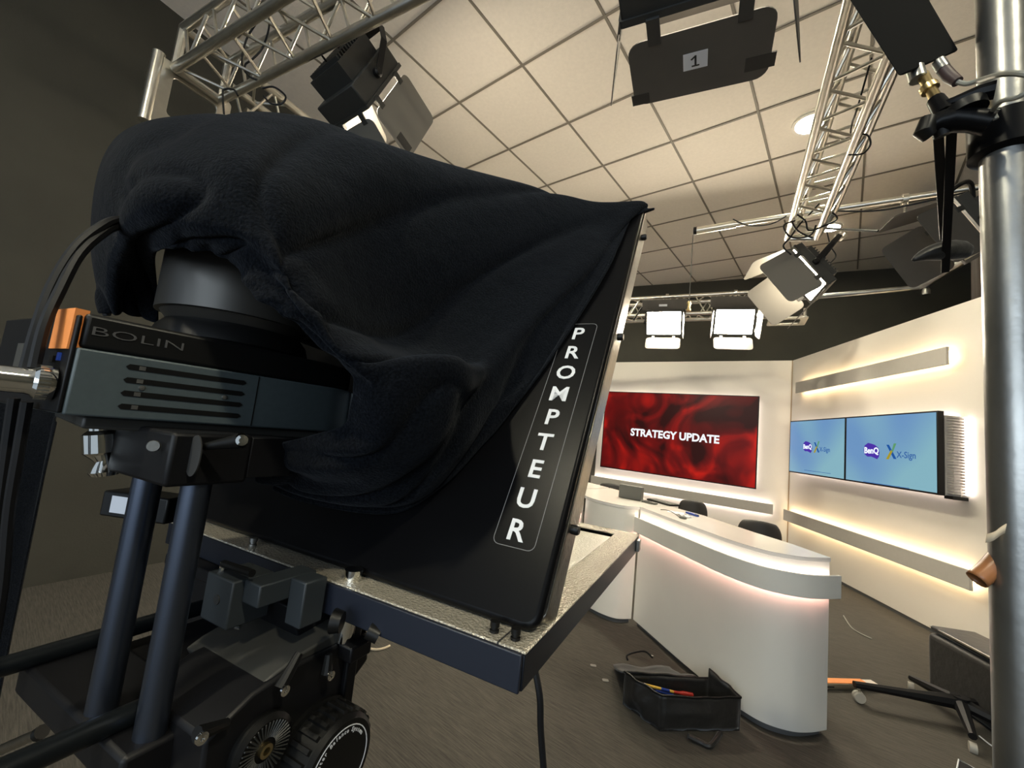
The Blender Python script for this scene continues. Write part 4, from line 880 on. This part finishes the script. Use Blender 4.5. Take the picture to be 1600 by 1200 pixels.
for sx_, sz_ in ((.040, .0255), (.0985, .0255)): MB().lathe([(0, 0), (.0022, 0), (.0018, .0012), (0, .0014)], frame(FC @ V((sx_, 0, sz_)), ua, UZ, -ub), 12).build('case_screw', M_steel, pt)
MB().box(.1245, .1252, -.0004, 0, 0.001, .049, FC).build('shell_seam', M_plast, pt, smooth=False)
MB().box(BL_ - .002, BL_ + .004, .006, .034, .002, .048, FC).build('front_edge', mat('pale plastic edge', (.42, .45, .46), .4), pt, bevel=.001)
text('brand_text', 'BOLIN', .0096, frame(FC @ V((.034, .0024, .0640)), ua, UZ, -ub), mat('dim grey print', (.075, .072, .070), .5), pt, .0002, -.0001, sx=2.15)
MB().box(-.0042, .004, .006, .040, .048, .0790, FCr).build('orange_tape', M_orange, pt, smooth=False)
for yy, zz, ww, hh, m_ in ((.100, .040, .014, .024, M_steel), (.030, .040, .008, .005, M_plast), (.018, .042, .004, .006, M_bluep), (.055, .045, .010, .008, M_ink), (.018, .027, .010, .003, M_grey)):
    MB().box(-.0045, -.003, yy - ww / 2, yy + ww / 2, zz - hh / 2, zz + hh / 2, FCr).build('rear_port', m_, pt, smooth=False)
pc2 = FC @ V((.128, .084, 0)); FP2 = Matrix.Translation((pc2.x, pc2.y, Pn.z))
MB().lathe([(0, .076), (.070, .076), (.074, .080), (.070, .092), (.064, .099), (0, .099)], FP2, 56).build('pan_disc', M_plast, pt)
MB().lathe([(0, .099), (.062, .099), (.069, .108), (.0735, .1085), (.0735, .190), (.066, .200), (0, .200)], FP2, 56).build('pan_head', mat('grey satin head', (.052, .049, .044), .38, .4), pt)
MB().tube([pc2 + V((0, 0, .15)) + UF * .05, pc2 + V((0, 0, .15)) + UF * .12], [.040, .046], 32).build('lens_barrel', M_plast, pt)
for s_ in (1,):
    MB().box(-.03, .03, .078, .090, .085, .20, frame(V((pc2.x, pc2.y, Pn.z)), ua, ub, UZ)).build('yoke_arm', M_plast, pt, bevel=.006)
# plug and cables at the back of the camera
pg = thing('cable_plug', 'chrome locking plug in the back of the camera at the left edge', 'plug', FC @ V((-.005, .012, .022)))
Mx = frame(FCr @ V((-.0032, .016, .0215)), ub, UZ, -ua)
MB().lathe([(0, 0), (.0115, 0), (.0125, .003), (.0125, .009), (.0100, .011), (.0092, .014), (.0092, .046), (.0075, .048), (.0075, .075), (0, .075)], Mx, 28).build('plug_shell', M_chrome, pg)
kn = MB()
for k in range(28):
    a = 2 * math.pi * k / 28; kn.box(.0122 * math.cos(a) - .0005, .0122 * math.cos(a) + .0005, .0122 * math.sin(a) - .0005, .0122 * math.sin(a) + .0005, .003, .009, Mx)
kn.build('knurling', M_steel, pg)
for k, dx in enumerate((0, 11)):
    cable1(['outer of the two black cables arching from the covered camera head down to its back', 'inner of the two black cables arching from the covered camera head to its back'][k], [atd(190, 343 + dx * .7, .37), atd(165, 350 + dx, .35), atd(120 + dx * .5, 385 + dx, .33), atd(82 + dx, 445 + dx, .315), atd(58 + dx, 510, .305), atd(40 + dx * 1.2, 575, .30)], .0036)
for k, pts in enumerate(([(42, 628), (30, 700), (14, 800), (2, 930), (-20, 1050)], [(22, 622), (12, 690), (0, 780), (-14, 900), (-30, 1000)])):
    cable1(['black cable hanging down at the far left edge, nearer the rods', 'black cable hanging down at the far left edge, outermost'][k], [atd(u, v, .31) for u, v in pts], .0034)
cable1('black cable hanging straight down under the right end of the screen tray', [T(.06, .018, -.031), atd(843, 1085, .37), atd(845, 1140, .37), atd(850, 1210, .37), atd(858, 1320, .37)], .0030)

# fleece cover
cols = [
 [(246,505,.49),(226,502,.485),(200,498,.475),(176,494,.465),(156,490,.47),(160,494,.50)],
 [(246,450,.48),(226,442,.465),(200,436,.445),(172,436,.44),(144,442,.465),(148,446,.52)],
 [(240,400,.41),(222,386,.395),(202,374,.375),(182,356,.38),(162,350,.42),(155,350,.50)],
 [(262,388,.358),(252,368,.35),(242,345,.34),(212,295,.35),(184,262,.41),(176,258,.50)],
 [(290,390,.353),(288,368,.342),(284,338,.335),(262,270,.34),(232,210,.40),(220,204,.50)],
 [(322,393,.352),(325,370,.341),(325,342,.33),(320,262,.335),(305,192,.40),(300,187,.50)],
 [(350,400,.352),(362,378,.338),(372,348,.325),(385,262,.34),(392,186,.42),(396,182,.52)],
 [(368,412,.35),(390,392,.334),(418,366,.322),(452,285,.36),(482,200,.45),(488,195,.55)],
 [(376,438,.34),(404,426,.329),(445,402,.322),(520,325,.40),(590,236,.50),(600,233,.60)],
 [(400,462,.336),(428,456,.329),(468,440,.328),(562,365,.44),(690,271,.57),(705,269,.66)],
 [(432,486,.336),(458,484,.329),(497,482,.335),(612,432,.47),(806,306,.64),(825,304,.71)],
 [(464,508,.342),(488,508,.334),(524,514,.345),(642,478,.50),(890,328,.675),(910,328,.72)],
 [(492,536,.346),(518,544,.338),(558,546,.352),(668,515,.51),(930,352,.665),(1000,318,.700)],
 [(528,560,.352),(562,580,.345),(602,556,.362),(722,552,.50),(900,432,.60),(980,348,.68)],
 [(550,590,.365),(588,606,.350),(662,560,.372),(752,572,.475),(850,505,.56),(942,428,.61)],
 [(550,625,.375),(604,642,.358),(704,574,.392),(752,602,.46),(800,602,.515),(868,547,.548)],
 [(536,664,.385),(600,680,.370),(712,618,.396),(742,632,.45),(768,645,.485),(806,630,.51)],
 [(480,682,.392),(560,712,.380),(668,692,.398),(712,694,.44),(728,702,.470),(748,698,.488)],
 [(436,692,.402),(512,726,.390),(594,742,.400),(644,756,.43),(668,766,.455),(690,757,.472)],
 [(404,704,.410),(462,736,.402),(532,762,.410),(572,780,.43),(602,790,.452),(612,799,.468)],
 [(390,716,.420),(422,740,.420),(452,757,.428),(472,770,.44),(482,780,.45),(488,786,.468)],
 [(386,728,.430),(396,738,.430),(406,745,.435),(416,752,.44),(421,757,.45),(426,761,.46)]]
G = []
for i, c_ in enumerate(cols):
    row = [atd(u, v, d) for u, v, d in c_]
    if i <= 11:
        u, v, d = c_[-1]; u2, v2, _ = c_[-2]; uu, vv, _ = c_[-3]
        row.append(atd(u + (uu - u) * .30, v + (vv - v) * .30, d + .07)); row.append(atd(u + (uu - u) * .8, v + (vv - v) * .8, d + .09))
    elif i == 12: row += [row[-1] + un * .012, row[-1] + un * .02]
    else: row += [row[-1] + (row[-1] - row[-2]) * .02, row[-1] + (row[-1] - row[-2]) * .03]
    G.append(row)
US, VS = 8, 8
rows = [smoothpath(r_, VS) for r_ in G]
grid = list(zip(*[smoothpath([r_[k] for r_ in rows], US) for k in range(len(rows[0]))]))
nu, nv_ = len(grid), len(grid[0])
pts = [list(r_) for r_ in grid]
def nrm_at(i, j):
    a = pts0[min(i + 1, nu - 1)][j] - pts0[max(i - 1, 0)][j]; b = pts0[i][min(j + 1, nv_ - 1)] - pts0[i][max(j - 1, 0)]
    n_ = a.cross(b); return n_.normalized() if n_.length > 1e-9 else V((0, 0, 1))
pts0 = [r_[:] for r_ in pts]
for i in range(nu):
    for j in range(nv_):
        s, q_ = i / (nu - 1), j / (nv_ - 1)
        am = math.sin(min(1, q_ * 1.25) * math.pi) ** .5 if q_ < .8 else .0
        near = max(0, 1 - q_ / .45)                  # gathers near the hem
        f1_ = noise.noise(V((s * 26, q_ * 3.0, 1.3))) * .0052 * near * (1.2 if s < .45 else .7)
        f2_ = noise.noise(V((s * 9 + q_ * 2.5, q_ * 2.2, 7.7))) * .012 * am
        f3_ = noise.noise(V((s * 5, q_ * 7, 3.1))) * .005 * am
        f4_ = (1 - abs(noise.noise(V((s * 7 - q_ * 4, q_ * 3 + s * 3, 9.1)))) * 2) ** 5 * .010 * am if am > 0 else 0
        pts[i][j] = pts0[i][j] + nrm_at(i, j) * (f1_ + f2_ + f3_ - f4_)
mb = MB(); mb.add([p for r_ in pts for p in r_], [(i * nv_ + j, i * nv_ + j + 1, (i + 1) * nv_ + j + 1, (i + 1) * nv_ + j) for i in range(nu - 1) for j in range(nv_ - 1)])
o = mb.build('camera_cover', M_fleece, None, ang=180); s_ = o.modifiers.new('thick', 'SOLIDIFY'); s_.thickness = .0035; s_.offset = 0
s_ = o.modifiers.new('sub', 'SUBSURF'); s_.levels = s_.render_levels = 1
tag(o, 'dark navy fleece cloth draped over the camera and the top of the teleprompter', 'cover')

# tripod head
hd = thing('camera_tripod', 'black tripod with a fluid head and ribbed balance dial at the bottom left', 'tripod', atd(450, 1190, .42))
nsd = UW * 1.0                              # side faces look along -W (towards us on the right)
def sp(u, v, w0): return onp(u, v, T(0, w0, 0), UW)
def sideprism(poly, w0, thick, name, m, bevel=.003, parent=hd):
    P = [sp(u, v, w0) for u, v in poly]; mb = MB(); n = len(P)
    mb.add(P + [p + UW * thick for p in P], [tuple(range(n))[::-1], tuple(range(n, 2 * n))] + [(k, (k + 1) % n, n + (k + 1) % n, n + k) for k in range(n)])
    return mb.build(name, m, parent, bevel=bevel)
W0 = .205
sideprism([(395, 1085), (470, 1035), (575, 985), (576, 1030), (528, 1098), (548, 1205), (520, 1300), (300, 1320), (320, 1160)], W0, .10, 'body', M_blk)
sideprism([(400, 1080), (425, 1056), (470, 1022), (574, 958), (576, 985), (470, 1038), (405, 1090)], W0 + .004, .11, 'sliding_plate', M_body, bevel=.002)
sideprism([(455, 950), (560, 910), (560, 955), (470, 1016)], W0 + .03, .06, 'plate_holder', M_blk, bevel=.002)
kcx = sp(488, 1172, W0); FK = frame(kcx, UF * 1.25, UZ * 1.25, -UW * 1.25)
dial = MB().lathe([(0, -.004), (.036, -.004), (.036, .003), (.033, .004), (.033, .026), (.030, .029), (0, .029)], FK, 48).build('balance_dial', M_plast, hd)
rb = MB()
for k in range(26):
    a = 2 * math.pi * k / 26; c_, s_ = math.cos(a), math.sin(a)
    rb.add([FK @ V((.0325 * math.cos(a + e1) , .0325 * math.sin(a + e1), z)) for e1 in (-.06, .06) for z in (.005, .025)] + [FK @ V((.0352 * math.cos(a + e1), .0352 * math.sin(a + e1), z)) for e1 in (-.04, .04) for z in (.006, .024)], [(0, 1, 5, 4), (2, 6, 7, 3), (4, 5, 7, 6), (0, 4, 6, 2), (1, 3, 7, 5), (0, 2, 3, 1)])
rb.build('dial_ribs', M_plast, dial, smooth=False)
MB().ringprism([(.0265 * math.cos(2 * math.pi * k / 40), .0265 * math.sin(2 * math.pi * k / 40)) for k in range(40)], [(.0258 * math.cos(2 * math.pi * k / 40), .0258 * math.sin(2 * math.pi * k / 40)) for k in range(40)], .029, .0293, FK).build('dial_ring', M_white, dial, smooth=False)
tx = 'Counter Balance System'
for k, ch in enumerate(tx):
    if ch == ' ': continue
    a = math.radians(168 - k * 6.2); M_ = FK @ Matrix.Translation((.0232 * math.cos(a), .0232 * math.sin(a), .0293)) @ Matrix.Rotation(a - math.pi / 2, 4, 'Z')
    text('dial_letter', ch, .0040, M_, M_lbl, dial, .0001, .0001)
kr = sp(404, 1165, W0); FK2 = frame(kr, UF, UZ, -UW)
ros = MB().lathe([(0, 0), (.026, 0), (.026, .006), (.022, .009), (0, .007)], FK2, 40).build('rosette', M_plast, hd)
rt = MB()
for k in range(40):
    a = 2 * math.pi * k / 40; rt.tube([FK2 @ V((.009 * math.cos(a), .009 * math.sin(a), .0085)), FK2 @ V((.0215 * math.cos(a), .0215 * math.sin(a), .0098))], .0007, 4)
rt.build('rosette_teeth', M_body, ros, smooth=False)
MB().ringprism([(.0055 * math.cos(2 * math.pi * k / 20), .0055 * math.sin(2 * math.pi * k / 20)) for k in range(20)], [(.003 * math.cos(2 * math.pi * k / 20), .003 * math.sin(2 * math.pi * k / 20)) for k in range(20)], .006, .011, FK2).build('brass_insert', M_brass, ros)
for (u, v), (u2, v2) in (((438, 1075), (468, 1020)), ((510, 1052), (514, 1022)), ((308, 1148), (355, 1130))):
    a_ = sp(u, v, W0 - .008); b_ = sp(u2, v2, W0 - .006)
    lv = MB().tube([a_, b_], [.0055, .0035], 10).build('lock_lever', M_plast, hd)
    MB().lathe([(0, 0), (.0042, 0), (.0042, .002), (.0015, .0025), (0, .0012)], frame(a_ - UW * .005, UF, UZ, -UW), 14).build('lever_screw', M_chrome, lv)
sideprism([(540, 1092), (556, 1108), (560, 1128), (530, 1110)], W0 - .012, .02, 'dial_lip', M_plast, bevel=.001)
def legline(a, b, r0, m, nm='leg'):
    d = b - a; e = a + d * (-a.z / d.z) if nm == 'leg' else b
    return MB().tube([a, e + V((0, 0, .012)) if nm == 'leg' else e], r0, 16).build(nm, m, hd)
la = atd(182, 1156, .52); legline(la, atd(60, 1330, .75), .009, M_rod)
MB().tube([atd(182, 1152, .518), atd(176, 1166, .53)], .013, 16).build('leg_collar', M_plast, hd)
hb = T(.03, .26, -.30)
for ex_ in (T(.45, .05, 0), T(.20, .75, 0)):
    fe = V((ex_.x, ex_.y, .012)); MB().tube([hb, fe], [.016, .012], 16).build('leg', M_plast, hd)
MB().tube([T(.03, .26, -.12), T(.03, .26, -.34)], .045, 24).build('head_column', M_plast, hd)
MB().tube([hb, la], .012, 12).build('leg_top', M_plast, hd)
MB().tube([atd(62, 1145, .50), atd(0, 1172, .52), atd(-60, 1200, .55)], .006, 16).build('pan_bar', M_silver, hd)
MB().tube([atd(66, 1143, .50), atd(60, 1147, .50)], .008, 12).build('pan_bar_cap', M_plast, hd)

# dark sheet added in place of shade at the far left below the camera
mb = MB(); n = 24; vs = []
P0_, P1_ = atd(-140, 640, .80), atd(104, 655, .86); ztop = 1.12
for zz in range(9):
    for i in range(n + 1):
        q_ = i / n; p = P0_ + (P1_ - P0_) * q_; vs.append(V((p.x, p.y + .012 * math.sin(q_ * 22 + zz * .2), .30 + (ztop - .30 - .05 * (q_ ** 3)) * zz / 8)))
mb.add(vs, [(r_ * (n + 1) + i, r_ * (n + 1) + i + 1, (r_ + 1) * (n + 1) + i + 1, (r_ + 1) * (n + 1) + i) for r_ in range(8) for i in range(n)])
o = mb.build('shade_sheet', M_fleece); s_ = o.modifiers.new('thick', 'SOLIDIFY'); s_.thickness = .003
tag(o, 'dark sheet standing in for shade behind the cables at the far left edge', 'shade sheet')
